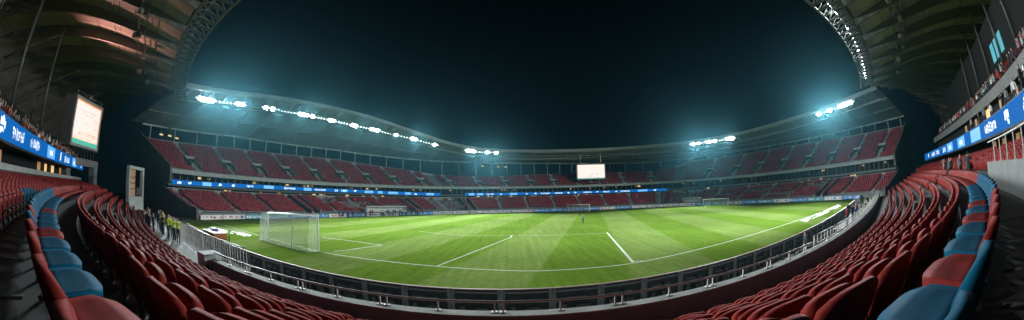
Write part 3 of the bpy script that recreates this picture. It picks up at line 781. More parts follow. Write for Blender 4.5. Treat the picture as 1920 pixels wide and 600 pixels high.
# catwalk with equipment
mb = MB()
for dw in (-.5, .5):
    for a, b in zip(RX[:-1], RX[1:]): mb.bar((*nroof(a, 8 + dw), roof_z(8) - 1.35), (*nroof(b, 8 + dw), roof_z(8) - 1.35), .07, .07); mb.bar((*nroof(a, 8 + dw), roof_z(8) - .6), (*nroof(b, 8 + dw), roof_z(8) - .6), .04, .04)
for a in np.linspace(-58, 62, 70):
    mb.bar((*nroof(a, 7.5), roof_z(8) - 1.35), (*nroof(a, 8.5), roof_z(8) - 1.35), .05); mb.bar((*nroof(a, 7.5), roof_z(8) - 1.35), (*nroof(a, 7.5), roof_z(8) - .1), .05)
mb.build('catwalk', steel_dark, nr)
r_ = random.Random(11)
for x in [q for q in RIBX if -58 < q < -15 or 20 < q < 60]:
    for q in range(2):
        a = nroof(x + r_.uniform(.5, 2.5), 8 + r_.uniform(-.6, .6)); mb = MB(); mb.box((*a, roof_z(8) - 1.75), (r_.uniform(.4, .8), .5, r_.uniform(.4, .7)), Matrix.Rotation(r_.random(), 3, 'Z'))
        mb.bar((*a, roof_z(8) - 1.4), (*a, roof_z(8) - .1), .05); mb.build('speaker_box', steel if q else steel_dark, nr)
# diagonal struts at the back of the roof
for x in [q for q in RIBX if q > 8 and q < 90]:
    mb = MB(); a = Vector((*nroof(x, 20), roof_z(20) - 1.2)); b = Vector((*nroof(x + 1.5, 29), roof_z(29) - 2.4)); c = Vector((*nroof(x, 36), roof_z(36) - .6))
    mb.tube([a, b], .12, 6); mb.tube([b, c], .12, 6); mb.tube([b, b - Vector((0, 0, 4))], .14, 6); mb.build('strut', rafter_mat, nr, True)
for x in [q for q in RIBX if -75 < q < -8][::2]:
    mb = MB(); a = Vector((*nroof(x, 22), roof_z(22) - 1.2)); b = Vector((*nroof(x, 32), roof_z(32) - 3.2)); mb.tube([a, b], .13, 6); mb.tube([b, b - Vector((0, 0, 5))], .14, 6); mb.build('strut', rafter_mat, nr, True)

# ------------------------------------------------------------------ floodlights
def aim_matrix(d):
    d = Vector(d).normalized(); x = d.cross(Vector((0, 0, 1))).normalized(); z = x.cross(d); return Matrix((x, d, z)).transposed()
hs = MB(); hs.box((0, -.16, 0), (.86, .26, .66)); hs.box((0, -.34, 0), (.5, .12, .4)); hs.box((0, .0, .35), (.92, .10, .04)); hs.box((0, 0, -.35), (.92, .10, .04)); hs.box((.45, 0, 0), (.04, .10, .66)); hs.box((-.45, 0, 0), (.04, .10, .66))
le = MB(); le.box((0, -.015, 0), (.84, .03, .64))
yk = MB(); yk.bar((-.5, -.1, 0), (-.5, -.1, .55), .05); yk.bar((.5, -.1, 0), (.5, -.1, .55), .05); yk.bar((-.52, -.1, .55), (.52, -.1, .55), .06)
me_h, me_l, me_ls, me_y = hs.mesh('floodlight_housing', steel_dark), le.mesh('floodlight_lens', lamp_glass), le.mesh('floodlight_lens_dim', lamp_glass_soft), yk.mesh('floodlight_yoke', steel)
def floodlight(p, target, label, group, dim=False, sc=1.0):
    t = thing('floodlight', label, 'floodlight', p, 0, group); d = Vector(target) - Vector(p)
    t.rotation_mode = 'QUATERNION'; t.rotation_quaternion = aim_matrix(d).to_quaternion(); t.scale = (sc, sc, sc)
    for nm, me in (('housing', me_h), ('lens', me_ls if dim else me_l), ('yoke', me_y)):
        o = bpy.data.objects.new(nm, me); COL.objects.link(o); o.parent = t
SPOTP = 1.0
LAMP_N = 0
def spot(p, target, watts, size=95, blend=.75, col=(.86, .96, 1.0), rad=.35):
    L = bpy.data.lights.new('floodlight_beam', 'SPOT'); L.energy = watts; L.spot_size = R(size); L.spot_blend = blend; L.color = col; L.shadow_soft_size = rad
    o = bpy.data.objects.new('floodlight_beam', L); COL.objects.link(o); d = (Vector(target) - Vector(p)).normalized()
    o.location = Vector(p) + d * .45; o.rotation_mode = 'QUATERNION'; o.rotation_quaternion = d.to_track_quat('-Z', 'Y'); return o
SPILL = 11000
W_SPOT = 43000
def bank(s_list, label, group, aim, nspot, watts, size=66, bright=()):
    s_list = list(s_list)
    for i, s in enumerate(s_list):
        p = (*far(s, 6.6), z_lamp(s)); a0 = aim(s); a0 = a0[i % len(a0)] if isinstance(a0, list) else a0; big = any(abs(s - b) < .45 for b in bright)
        floodlight(p, a0, label, group, dim=not big, sc=1.05 if big else .42)
    for k in range(nspot):
        s = s_list[0] + (s_list[-1] - s_list[0]) * (k + .5) / nspot
        tg = aim(s) if not isinstance(aim(s), list) else aim(s)[k % len(aim(s))]
        spot((*far(s, 6.0), z_lamp(s) - .1), tg, watts, size)
inward = lambda dist: (lambda s: (*far(s, -dist), 0.0))
bank(np.arange(7.5, 18.5, .8), 'white floodlight in the short bank nearest the near roof end', 'floodlights over the near end of the lit stand', (lambda s: [(-8, 18, 0), (2, 26, 0), (-14, 30, 0)]), 3, W_SPOT, bright=(8.5, 9.3, 10.3, 16.3, 17.2))
bank(np.arange(22.0, 71, .8), 'white floodlight in the long row along the canopy edge', 'floodlights in the long row', (lambda s: [(*far(s, -d), 0) for d in (30, 56, 18)]), 9, W_SPOT, bright=(23, 24.5, 31.5, 32.5, 33.5, 34.5, 39.5, 40.5, 46, 47, 52, 53, 58.5, 63.5, 64.5, 70))
bank(np.arange(78.5, 88, .8), 'white floodlight in the short bank by the far corner', 'floodlights at the far corner', inward(24), 3, W_SPOT, bright=(79, 80, 81, 85, 87))
bank(np.arange(145.5, 159.5, .8), 'white floodlight in the bank over the stand without a ribbon', 'floodlights on the canopy opposite', (lambda s: [(*far(s, -d), 0) for d in (30, 60, 20)]), 4, W_SPOT, bright=(146, 148, 151, 153, 156.5, 157.5, 158.5))
bank(np.arange(185, 196.5, .8), 'white floodlight in the bank where canopy meets near roof', 'floodlights at the canopy and roof meeting', (lambda s: [(12, 20, 0), (30, 34, 0), (0, 24, 0), (40, 44, 0)]), 4, W_SPOT, bright=(186, 189, 192, 193, 194, 195))
for s in (9.5, 16.5, 24, 33, 41, 52, 64, 80, 86, 148, 157.5, 187, 194):
    spot((*far(s, 4.6), z_lamp(s) + .3), (*far(s, -60), z_lamp(s) + 22), SPILL * (1.5 if s in (33, 157.5, 194) else .4 if s in (80, 86) else 1), 125, 1.0)  # extra upward beams, added to make the haze glow round the floodlights
for i, x in enumerate(np.linspace(27.5, 58, 15)):
    p = (*nroof(x, 1.2), 20.5); tg = (x * .5, 55, 0); floodlight(p, tg, 'small white floodlight hung in the truss of the roof overhead', 'floodlights in the near roof truss', dim=i not in (1, 2, 4, 6, 8, 11, 13), sc=.85)
for x in (30, 38, 46, 54):
    spot((*nroof(x, .3), 20.0), (x * .45, 52, 0), W_SPOT * .7, 100)

# ------------------------------------------------------------------ LED ribbons
def ribbon(fn, s0, s1, u, z0, z1, label, seed, dz=None, glyph=1.0):
    sm = (s0 + s1) / 2
    t = thing('ribbon_display', label, 'LED display', (*fn(sm, u), 0)); off = Vector((*fn(sm, u), 0)); dzf = dz or (lambda s: 0)
    n = max(6, int(abs(s1 - s0) / 1.2)); ss = np.linspace(s0, s1, n)
    sub = lambda s, uu: (fn(s, uu)[0] - off.x, fn(s, uu)[1] - off.y)
    mb = MB(); sweep(mb, sub, ss, lambda s: [(u + .02, z0 - .06 + dzf(s)), (u + .14, z0 - .06 + dzf(s)), (u + .14, z1 + .06 + dzf(s)), (u + .02, z1 + .06 + dzf(s))], closed=True); mb.build('casing', black_paint, t)
    r_ = random.Random(seed); mb = MB(); sweep(mb, sub, ss, lambda s: [(u, z0 + dzf(s)), (u, z1 + dzf(s))], 0)
    H = z1 - z0; s = s0 + H * 1.2
    def q(sa, sb, za, zb, mi, uo):
        d = dzf((sa + sb) / 2); mb.quad((*sub(sa, u - uo), za + d), (*sub(sb, u - uo), za + d), (*sub(sb, u - uo), zb + d), (*sub(sa, u - uo), zb + d), mi)
    while s < s1 - 3 * H:
        kind = r_.random(); w = H * r_.uniform(1.6, 3.6)
        if kind < .30:       # block emblem
            for k in range(9):
                a = s + r_.uniform(0, H * .8); zb = z0 + H * r_.uniform(.12, .6); q(a, a + H * r_.uniform(.12, .3), zb, zb + H * r_.uniform(.15, .35), 1, .012 + .002 * k)
            w = H * 1.1
        elif kind < .8:      # run of strokes
            a = s
            while a < s + w:
                cw = H * r_.uniform(.16, .3); zt = z0 + H * r_.uniform(.66, .82); zb_ = z0 + H * r_.uniform(.18, .3)
                q(a, a + cw * .34, zb_, zt, 1, .012)
                if r_.random() < .7: q(a, a + cw, zt - H * .13, zt, 1, .016)
                if r_.random() < .6: q(a, a + cw, zb_, zb_ + H * .13, 1, .018)
                if r_.random() < .5: q(a, a + cw * .9, (zb_ + zt) / 2 - H * .06, (zb_ + zt) / 2 + H * .06, 1, .020)
                if r_.random() < .5: q(a + cw * .66, a + cw, zb_, zt, 1, .014)
                a += cw * 1.4
        else:
            q(s, s + w, z0 + H * .08, z1 - H * .08, 2, .010)
            q(s + w * .3, s + w * .7, z0 + H * .3, z1 - H * .35, 1, .014)
        s += w + H * r_.uniform(1.0, 3.2)
    mb.build('screen', [led_blue, led_white, led_cyan], t)
ribbon(near, -59, -8, 5.0, 6.02, 7.2, 'glowing blue ribbon display under the crowd beside the large scoreboard', 4)
ribbon(near, 9, 79.5, 5.0, 6.02, 7.2, 'glowing blue ribbon display below the pale upper deck band', 9)
ribbon(far, 6.6, 73.0, 11.15, 5.70, 6.52, 'long blue ribbon display along the lit stand between its tiers', 14, itp([(0, -.45), (10, -.3), (25, .02), (50, .02), (73, -.5)]))
ribbon(far, 79.5, 138.0, 11.15, 5.25, 6.02, 'blue ribbon display along the far end stand under the screen', 22, itp([(79, 0), (115, -.05), (138, -.35)]))

# ------------------------------------------------------------------ scoreboards
def scoreboard():
    d = 57.0; az = R(-75.6); px = (d * math.sin(az), d * math.cos(az))
    face = R(-22)      # yaw of screen normal
    t = thing('scoreboard', 'large lit portrait scoreboard on a grey portal beside the roof end', 'scoreboard', (px[0], px[1], 0), 0)
    t.rotation_euler = (0, 0, SCB_YAW)
    W, H, D, zc = SCB
    mb = MB(); mb.box((0, -D / 2 - .08, zc), (W + .7, D, H + .8)); mb.build('cabinet', concrete, t)
    mb = MB()
    for x in (-W / 2 - .2, W / 2 + .2): mb.box((x, .02, zc), (.3, .2, H + .7))
    for z in (zc - H / 2 - .2, zc + H / 2 + .2): mb.box((0, .02, z), (W + .1, .2, .3))
    mb.build('bezel', steel, t)
    mb = MB(); mb.box((0, -.03, zc), (W, .08, H), mi=0)
    r_ = random.Random(5)
    def el(x0, x1, z0, z1, mi, k=0):      # fractions of the screen
        mb.box(((x0 + x1 - 1) / 2 * W, .012 + .002 * k, zc - H / 2 + (z0 + z1) / 2 * H), ((x1 - x0) * W, .006 + .002 * k, (z1 - z0) * H), mi=mi)
    el(0, 1, 0, .105, 4); el(0, 1, .105, .17, 1); el(0, 1, .17, .20, 0, 1)
    el(0, .06, .20, 1, 1); el(0, 1, .965, 1, 2, 1)
    for i in range(9):
        for zz in (.215, .265):
            if r_.random() < .85: el(.10 + i * .09, .10 + i * .09 + r_.uniform(.03, .07), zz, zz + .028, 2, 1)
    for i in range(12):
        if r_.random() < .8: el(.2 + i * .055, .2 + i * .055 + .035, .78, .80 + r_.uniform(0, .02), 3, 1)
    for i in range(8):
        if r_.random() < .8: el(.3 + i * .055, .3 + i * .055 + .035, .70, .72, 2, 1)
    for k in range(22):
        x = .5 + r_.gauss(0, .11); z = .50 + r_.gauss(0, .05); el(x, x + r_.uniform(.04, .14), z, z + r_.uniform(.02, .05), r_.choice((3, 3, 0, 1)), 2 + k)
    for k in range(9): el(.10, .10 + r_.uniform(.08, .16), .36 + k * .045, .375 + k * .045, r_.choice((1, 2, 1)), 1)
    mb.build('screen', [scr_white, scr_peach, scr_orange, scr_blue, scr_green], t)
    mb = MB()
    for k in range(10):
        x = -W / 2 + W * k / 9; mb.bar((x, -.3, zc + H / 2 + .4), (x, -.3, zc + H / 2 + 1.0), .06)
        if k % 3 == 0: mb.box((x + .2, -.2, zc + H / 2 + .75), (.4, .3, .35))
    mb.bar((-W / 2, -.3, zc + H / 2 + 1.0), (W / 2, -.3, zc + H / 2 + 1.0), .06); mb.build('top_railing', steel_dark, t)
    mb = MB(); mb.box((.9, .5, zc + H / 2 + .7), (1.0, .35, .5)); mb.bar((.9, .3, zc + H / 2 + .75), (.9, -.4, zc + H / 2 + .4), .08); mb.build('added_uplight_housing', steel_dark, t)  # housing for the added uplight
    # portal below
    zb = zc - H / 2 - .4
    mb = MB()
    for k in range(9): mb.bar((-W / 2 + W * k / 8, -.5, zb - 1.3), (-W / 2 + W * k / 8, -.5, zb), .12)
    mb.build('stub_posts' if False else 'stub_post', steel_dark, t)
    mb = MB(); mb.box((0, -.5, zb - 1.75), (W + 1.6, 1.2, .9)); mb.build('portal_beam', concrete, t)
    for x in (-W / 2 - .2, W / 2 + .2):
        mb = MB(); mb.box((x, -.5, (zb - 2.2) / 2), (1.0, 1.2, zb - 2.2)); mb.build('portal_leg', concrete, t)
    return t
SCB = (7.0, 5.5, 2.4, 11.8); SCB_YAW = R(-54)
scb = scoreboard()
def far_screen():
    FS = min(np.arange(100, 130, .25), key=lambda q: abs(math.atan2(*far(q, 9.0)) - R(13.9))); p = far(FS, 9.0); t = thing('scoreboard', 'wide lit scoreboard hanging from the canopy above the far goal', 'scoreboard', (*p, 0), far_rz(FS))
    W, H, zc = 9.2, 4.6, 12.35
    mb = MB(); mb.box((0, -.4, zc), (W + .8, .7, H + .8)); mb.build('cabinet', steel_dark, t)
    mb = MB(); mb.box((0, -.01, zc), (W, .06, H), mi=0)
    r_ = random.Random(8)
    for k in range(16): x = r_.uniform(-.45, .35); z = r_.uniform(-.42, .3); mb.box((x * W, .022 + .002 * k, zc + z * H), (r_.uniform(.05, .16) * W, .006, r_.uniform(.03, .08) * H), mi=r_.choice((1, 1, 0, 3)))
    mb.box((0, .022, zc - H * .47), (W, .008, H * .05), mi=4)
    mb.build('screen', [scr_white, scr_peach, scr_orange, scr_blue, scr_green], t)
    for x in (-W * .38, W * .38):
        mb = MB(); mb.bar((x, -.4, zc + H / 2 + .4), (x, -.4, 19.0), .16); mb.build('hanger', steel_pale, t)
    mb = MB(); mb.bar((0, -.3, zc - H / 2 - .4), (0, -.3, zc - H / 2 - 1.3), .2); mb.box((0, -.2, zc - H / 2 - 1.2), (1.6, .5, .5)); mb.build('speaker_bracket', steel_dark, t)
far_screen()
ul = Matrix.Rotation(SCB_YAW, 4, 'Z') @ Vector((.9, .55, SCB[3] + SCB[1] / 2 + 1.1)) + Vector(scb.location)
spot(ul, (-46, 13.5, 23.5), 7500, 98, 1.0, (1.0, .46, .40), .3)  # added pink uplight, imitates the screen's glow on the roof lining

# cabin on the terrace by the dark gap
c0 = at(254, 362, 3.0); cab = thing('camera_cabin', 'open fronted cabin with a brown board beside the dark end wall', 'cabin', (-44.5, 19.6, 0), R(-56))
mb = MB()
for x in (-1.9, 1.9): mb.box((x, 0, 4.2), (.35, .5, 5.2))
mb.box((0, 0, 6.65), (4.1, .52, .35)); mb.box((0, 0, 2.5), (3.44, .5, 1.6)); mb.build('portal_frame', concrete_pale, cab)
mb = MB(); mb.box((.75, -.2, 4.87), (1.9, .12, 3.1)); mb.build('brown_board', mat('glowing_brown_board', (.40, .24, .15), .7, var=.35, scale=1.2, emit=(1, .5, .28), estr=.10), cab)  # warm light put into the board as a faint glow
mb = MB()
for k in range(3): mb.tube([(-.3 + 2.0 * q / 8, -.1, 5.9 - k * .75 - (.55 - .1 * k) * (1 - (q / 4 - 1) ** 2) + .02 * q) for q in range(9)], .05, 6)
mb.build('cable_loop', black_paint, cab, True)
mb = MB(); mb.box((-1.0, -.1, 3.9), (1.3, .3, .9)); mb.build('console', steel_dark, cab)

# ------------------------------------------------------------------ advertising boards on the far touchlines
i = 0
AD_L = ['white board with dark blue print before the lit stand', 'white board with red print before the lit stand', 'blue board with white print before the lit stand', 'teal board with white print before the lit stand']
AD_F = ['white board with dark blue print along the far end', 'white board with red print along the far end', 'blue board with white print along the far end', 'teal board with white print along the far end']
AD_R = ['white board with dark blue print before the stand without ribbon', 'white board with red print before the stand without ribbon', 'blue board with white print before the stand without ribbon', 'teal board with white print before the stand without ribbon']
r_ = random.Random(21)
for s in np.arange(8.7, SMAX - 4, 5.05):
    side = 0 if s < 75 else 1 if s < 141 else 2
    k = r_.choice((0, 1, 0, 2, 3)) if side != 2 else (0, 0, 2, 0, 3, 2)[i % 6]
    lab = (AD_L, AD_F, AD_R)[side][k]
    t = thing('advertising_board', lab, 'advertising board', (*far(s, 0), 0), far_rz(s), lab.replace('board', 'boards', 1))
    mb = MB(); mb.box((0, 0, .38), (4.85, .06, .74), mi=0)
    x = -2.2
    while x < 2.0:
        w = r_.uniform(.12, .5)
        if r_.random() < .75: mb.box((x + w / 2, .034, .38 + r_.uniform(-.08, .08)), (w, .012, r_.uniform(.16, .42)), mi=1)
        x += w + r_.uniform(.05, .3)
    if r_.random() < .4: mb.box((r_.uniform(-1.8, 1.8), .034, .38), (.5, .016, .5), mi=2)
    mb.build('panel', [(ad_white, ad_white, ad_blue, ad_teal)[k], (ad_ink, ad_red, ad_white, ad_white)[k], (ad_blue, ad_ink, ad_teal, ad_blue)[k]], t)
    mb = MB()
    for x in (-2.0, 2.0):
        mb = MB(); mb.bar((x, -.05, .7), (x, -.5, .02), .05); mb.box((x, -.28, .02), (.06, .5, .04)); mb.build('stand_foot', steel_dark, t); i += 1

# ------------------------------------------------------------------ black perimeter boards seen from behind
pbx = [x for x in row_arc(-11.4, -36, 58, 1.86)]
fr = MB(); 
for x in (-.86, .86): fr.box((x, 0, .62), (.13, .11, 1.16))
fr.box((0, 0, .12), (1.6, .09, .08)); fr.box((0, 0, 1.10), (1.6, .09, .07))
pnl = MB(); pnl.box((0, .03, .62), (1.80, .05, 1.14)); 
bx = MB(); bx.box((-.12, -.02, .80), (1.0, .05, .10)); bx.box((.2, -.05, .40), (.5, .12, .26)); bx.box((-.5, -.05, .42), (.18, .10, .3)); bx.tube([(-.5, -.06, .3), (-.1, -.08, .22), (.3, -.06, .3)], .015, 5)
cap = MB(); cap.box((0, .02, 1.215), (1.85, .12, .035))
brc = MB()
for x in (0,): brc.bar((x, -.03, .95), (x, -.62, .04), .05); brc.box((x, -.34, .025), (.07, .62, .05))
pm = [('frame', fr.mesh('board_frame', mat('board_frame_metal', (.30, .30, .29), .5, .1, var=.3))), ('panel', pnl.mesh('board_panel', board_black)), ('power_box', bx.mesh('board_power_box', mat('charcoal_box', (.16, .17, .17), .45, var=.4, scale=4))),
      ('top_strip', cap.mesh('board_top', board_lit_trim)), ('brace', brc.mesh('board_brace', steel_dark))]
for x in pbx:
    sd = 'on the goal side of the pitch edge' if x < -3 else 'at the bend opposite the camera' if x < 5 else 'on the stretch rising to the far touchline'
    t = thing('perimeter_board', f'black back of a perimeter board {sd}', 'perimeter board', (*near(x, -11.4), 0), near_rz(x), f'black perimeter boards {sd}')
    for nm, me in pm: o = bpy.data.objects.new(nm, me); COL.objects.link(o); o.parent = t

# ------------------------------------------------------------------ railings
def railing(x0, x1, u, z0, z1, label, post=2.1, bars=False, paired=False):
    xm = (x0 + x1) / 2; off = Vector((*near(xm, u), 0)); t = thing('railing', label, 'railing', off)
    n = max(4, int((x1 - x0) / .6)); xs = np.linspace(x0, x1, n); P3 = lambda x, z: Vector((*near(x, u), z)) - off
    mb = MB(); mb.tube([P3(x, z1) for x in xs], .034, 8); mb.build('top_rail', steel, t, True)
    if bars:
        mb = MB(); mb.tube([P3(x, z0 + .12) for x in xs], .03, 6); mb.build('bottom_rail', steel, t, True)
        for x in row_arc(u, x0, x1, max(.3, (x1 - x0) * 1.12 / 97)):
            mb = MB(); mb.bar(P3(x, z0 + .12), P3(x, z1), .03); mb.build('upright_bar', steel, t)
    k = 0
    for x in row_arc(u, x0 + .1, x1 - .1, post):
        for dx in ((-.12, .12) if paired and k % 2 == 0 else (0,)):
            mb = MB(); mb.bar(P3(x + dx, z0), P3(x + dx, z1), .05, .04); mb.box(P3(x + dx, z0 + .01), (.16, .14, .02)); mb.build('post', steel, t)
        k += 1
    return t
railing(-14.2, 14.0, -7.42, 1.79, 2.06, 'low steel handrail on the pale coping of the front wall', 1.5, paired=True)
railing(14.3, 58, -7.42, 1.79, 2.30, 'barred steel railing on the front wall beyond the low handrail', 1.9, bars=True)
railing(-33, -13.4, -8.75, .85, 2.25, 'tall barred steel railing by the stewards and pale walkway', 2.2, bars=True)
railing(7.6, 19.8, 1.76, 4.42, 5.25, 'sloping steel handrail on the grey aisle wall', 1.6)
# clustered posts of the stair gate in front of the aisle wall
for x, u in ((6.9, 1.3), (7.15, 1.5), (7.3, 1.2)): pass
gp_ = thing('stair_gate', 'narrow steel gate posts beside the grey aisle wall', 'gate', (*near(9.0, 1.25), 3.4), near_rz(9.0))
mb = MB()
for k in range(5): mb.bar((-.35 + .17 * k, .02 * k, 0), (-.35 + .17 * k, .02 * k, 1.15), .04)
mb.bar((-.4, 0, 1.15), (.4, .08, 1.15), .05); mb.build('gate_frame', steel, gp_)

# ------------------------------------------------------------------ goals
def goal(A, B, h, depth, label, outward, hb=None, strand=.014, cell=.16, post=.06):
    """A,B: ground points of the posts; net goes outward"""
    A = Vector((A[0], A[1], 0)); B = Vector((B[0], B[1], 0)); c = (A + B) / 2; t = thing('goal', label, 'goal', c); A -= c; B -= c
    hb = hb or h; o = Vector((*outward, 0)).normalized(); up = Vector((0, 0, 1))
    for p, hh in ((A, h), (B, hb)): mb = MB(); mb.tube([p, p + up * hh], post, 10); mb.build('post', white_paint, t, True)
    mb = MB(); mb.tube([A + up * h, B + up * hb], post, 10); mb.build('crossbar', white_paint, t, True)
    for p, hh in ((A.lerp(B, .28), h * .72 + hb * .28), (A.lerp(B, .88), h * .12 + hb * .88)):
        mb = MB(); mb.tube([p + up * (hh - .06), p + o * depth * .66 + up * hh * .94, p + o * depth * .84 + up * hh * .6, p + o * depth + up * .05], .035, 6); mb.build('net_stay', white_paint, t, True)
    mb = MB(); mb.tube([A + up * .03, A + o * depth + up * .03, B + o * depth + up * .03, B + up * .03], .03, 6); mb.build('ground_bar', white_paint, t, True)
    mb = MB(); n = int((B - A).length / cell)
    prof = lambda p, hh: [p + up * hh, p + o * depth * .70 + up * (hh * .985), p + o * depth * .86 + up * hh * .62, p + o * depth * .95 + up * hh * .28, p + o * depth + up * .03]
    pa, pb = prof(A, h), prof(B, hb)
    for i in range(n + 1):
        f = i / n; pts = [a.lerp(b, f) for a, b in zip(pa, pb)]
        for a, b in zip(pts[:-1], pts[1:]): mb.bar(a, b, strand)
    for a0, a1, b0, b1 in zip(pa[:-1], pa[1:], pb[:-1], pb[1:]):
        m_ = max(2, int((a1 - a0).length / cell))
        for k in range(m_): f = k / m_; mb.bar(a0.lerp(a1, f), b0.lerp(b1, f), strand)
    for P0, pr in ((A, pa), (B, pb)):
        hh = pr[0].z; m_ = int(hh / cell)
        for k in range(1, m_):
            z = k * cell
            for a, b in zip(pr[:-1], pr[1:]):
                if b.z <= z <= a.z and a.z > b.z: q = a.lerp(b, (a.z - z) / (a.z - b.z)); mb.bar(Vector((P0.x, P0.y, z)), q, strand); break
        for k in range(1, int(depth / cell)):
            y = k * cell
            for a, b in zip(pr[:-1], pr[1:]):
                ya, yb = (a - P0).dot(o), (b - P0).dot(o)
                if ya <= y <= yb: q = a.lerp(b, (y - ya) / max(1e-6, yb - ya)); mb.bar(Vector((q.x, q.y, 0.02)), q, strand); break
    mb.build('net', net_mat, t)
def height_at(g_, px, py):
    r = ray(px, py); d = math.hypot(g_.x, g_.y); return CAM_H + d * r.z / math.hypot(r.x, r.y)
A, B = at(598, 471), at(504, 449)
dAB = (B - A).normalized(); outw = (-abs(dAB.y), -abs(dAB.x))
goal(A, B, height_at(A, 600, 403), 1.2, 'white netted goal standing close to the perimeter boards', (dAB.y if dAB.y < 0 else -dAB.y, dAB.x if dAB.x < 0 else -dAB.x), height_at(B, 504, 399), strand=.019, cell=.16, post=.085)
A, B = at(1065, 396.5), at(1106, 396.3); goal(A, B, height_at(A, 1065, 384), 2.2, 'small white goal at the far end below the hanging screen', (.15, 1), None, strand=.03, cell=.4, post=.11)
A, B = at(1319, 387), at(1366, 385.5); goal(A, B, height_at(A, 1319, 374), 2.2, 'white goal by the corner bench before the stand without ribbon', (.6, 1), None, strand=.03, cell=.4, post=.11)

# orange sided crate with printed cover at the pitch edge
pc = at(402, 445); d1 = (at(425, 453) - at(375, 434)).normalized(); cr_ = thing('covered_crate', 'low orange sided crate under a purple and white printed cover', 'crate', (pc.x, pc.y, 0), math.atan2(d1.y, d1.x))
mb = MB(); mb.box((0, 0, .30), (3.9, 1.5, .60)); mb.build('body', orange_cloth, cr_)
mb = MB(); mb.box((0, 0, .63), (4.0, 1.6, .06), mi=0); q_ = random.Random(3)
for k in range(22): mb.box((q_.uniform(-1.7, 1.7), q_.uniform(-.6, .6), .662 + .001 * k), (q_.uniform(.2, .8), q_.uniform(.1, .4), .006), mi=q_.choice((1, 1, 2)))
mb.build('printed_cover', [white_paint, purple_cloth, orange_cloth], cr_)
for k in range(2):
    mb = MB(); mb.box((-.6 + k * .7, .1, .78), (.5, .5, .22)); mb.build('bundle', purple_cloth if k else white_paint, cr_)

# ------------------------------------------------------------------ people
def person_mesh(name, pose):
    J = {'pelvis': (0, 0, .96), 'spine': (0, .01, 1.14), 'chest': (0, 0, 1.33), 'neck': (0, .01, 1.49), 'head': (0, .03, 1.60), 'crown': (0, .02, 1.73), 'nose': (0, .13, 1.61)}
    Rr = {'pelvis': (.155, .105), 'spine': (.135, .095), 'chest': (.17, .11), 'neck': (.055, .055), 'head': (.078, .095), 'crown': (.065, .075), 'nose': (.018, .018)}
    E_ = [('pelvis', 'spine'), ('spine', 'chest'), ('chest', 'neck'), ('neck', 'head'), ('head', 'crown'), ('head', 'nose')]
    for s, k in (('l', -1), ('r', 1)):
        J['sh' + s] = (.19 * k, 0, 1.41); Rr['sh' + s] = (.065, .065); E_.append(('chest', 'sh' + s))
        if pose == 'raised' or (pose == 'phone' and k == 1): el, ha, fi = (.27 * k, .12, 1.25), (.12 * k, .26, 1.50), (.08 * k, .28, 1.58)
        elif pose == 'cheer': el, ha, fi = (.33 * k, .03, 1.62), (.36 * k, .06, 1.88), (.36 * k, .07, 1.98)
        else: el, ha, fi = (.25 * k, -.02, 1.13), (.26 * k, .06, .90), (.26 * k, .09, .81)
        J['el' + s], J['ha' + s], J['fi' + s] = el, ha, fi
        Rr['el' + s] = (.048, .048); Rr['ha' + s] = (.034, .034); Rr['fi' + s] = (.03, .02)
        J['th' + s] = tuple(np.array(ha) + np.array((-.04 * k, .05, -.02 if ha[2] < 1 else .03))); Rr['th' + s] = (.014, .014)
        E_ += [('sh' + s, 'el' + s), ('el' + s, 'ha' + s), ('ha' + s, 'fi' + s), ('ha' + s, 'th' + s)]
        st = .10 if pose == 'stride' else 0
        if pose == 'sit': hp, kn, an, to = (.10 * k, .04, .92), (.12 * k, .42, .90), (.12 * k, .44, .50), (.12 * k, .58, .46)
        else: hp, kn, an, to = (.095 * k, 0, .88), (.105 * k, .03 + st * k, .50), (.11 * k, -.02 + 1.6 * st * k, .08), (.125 * k, .14 + 1.6 * st * k, .045)
        J['hi' + s], J['kn' + s], J['an' + s], J['to' + s] = hp, kn, an, to
        Rr['hi' + s] = (.095, .095); Rr['kn' + s] = (.062, .062); Rr['an' + s] = (.045, .045); Rr['to' + s] = (.045, .035)
        E_ += [('pelvis', 'hi' + s), ('hi' + s, 'kn' + s), ('kn' + s, 'an' + s), ('an' + s, 'to' + s)]
    names = list(J); me = bpy.data.meshes.new(name + '_skeleton'); me.from_pydata([J[n] for n in names], [(names.index(a), names.index(b)) for a, b in E_], [])
    ob = bpy.data.objects.new(name + '_skeleton', me); COL.objects.link(ob)
    sk = ob.modifiers.new('skin', 'SKIN'); sk.use_smooth_shade = True; ob.modifiers.new('sub', 'SUBSURF').levels = 1
    for i, n in enumerate(names): me.skin_vertices[0].data[i].radius = Rr[n]; me.skin_vertices[0].data[i].use_root = (n == 'pelvis')
    dg = bpy.context.evaluated_depsgraph_get(); out = bpy.data.meshes.new_from_object(ob.evaluated_get(dg)); out.name = name
    bpy.data.objects.remove(ob); bpy.data.meshes.remove(me)
    out.materials.clear()
    for m_ in (SHIRT['dark'], trouser_mat, skin_mat, hair_mat, shoe_mat): out.materials.append(m_)
    hands = [Vector(J['ha' + s]) for s in 'lr'] + [Vector(J['fi' + s]) for s in 'lr']
    hipz = .98
    for p in out.polygons:
        c = p.center
        if any((c - h).length < .07 for h in hands): k = 2
        elif c.z > 1.47 and abs(c.x) < .13 and c.y > -.2 and (c - Vector((0, .03, 1.62))).length < .19: k = 3 if (c.z > 1.68 or (c.y < .01 and c.z > 1.55)) else 2
        elif pose == 'sit': k = 4 if c.z < .53 else (1 if c.z < .99 else 0)
        elif c.z < .10: k = 4
        elif c.z < hipz and abs(c.x) < .21: k = 1
        else: k = 0
        p.material_index = k
    return out
PM = {p: person_mesh('person_' + p, p) for p in ('stand', 'raised', 'phone', 'cheer', 'stride', 'sit')}
PROTO = {}
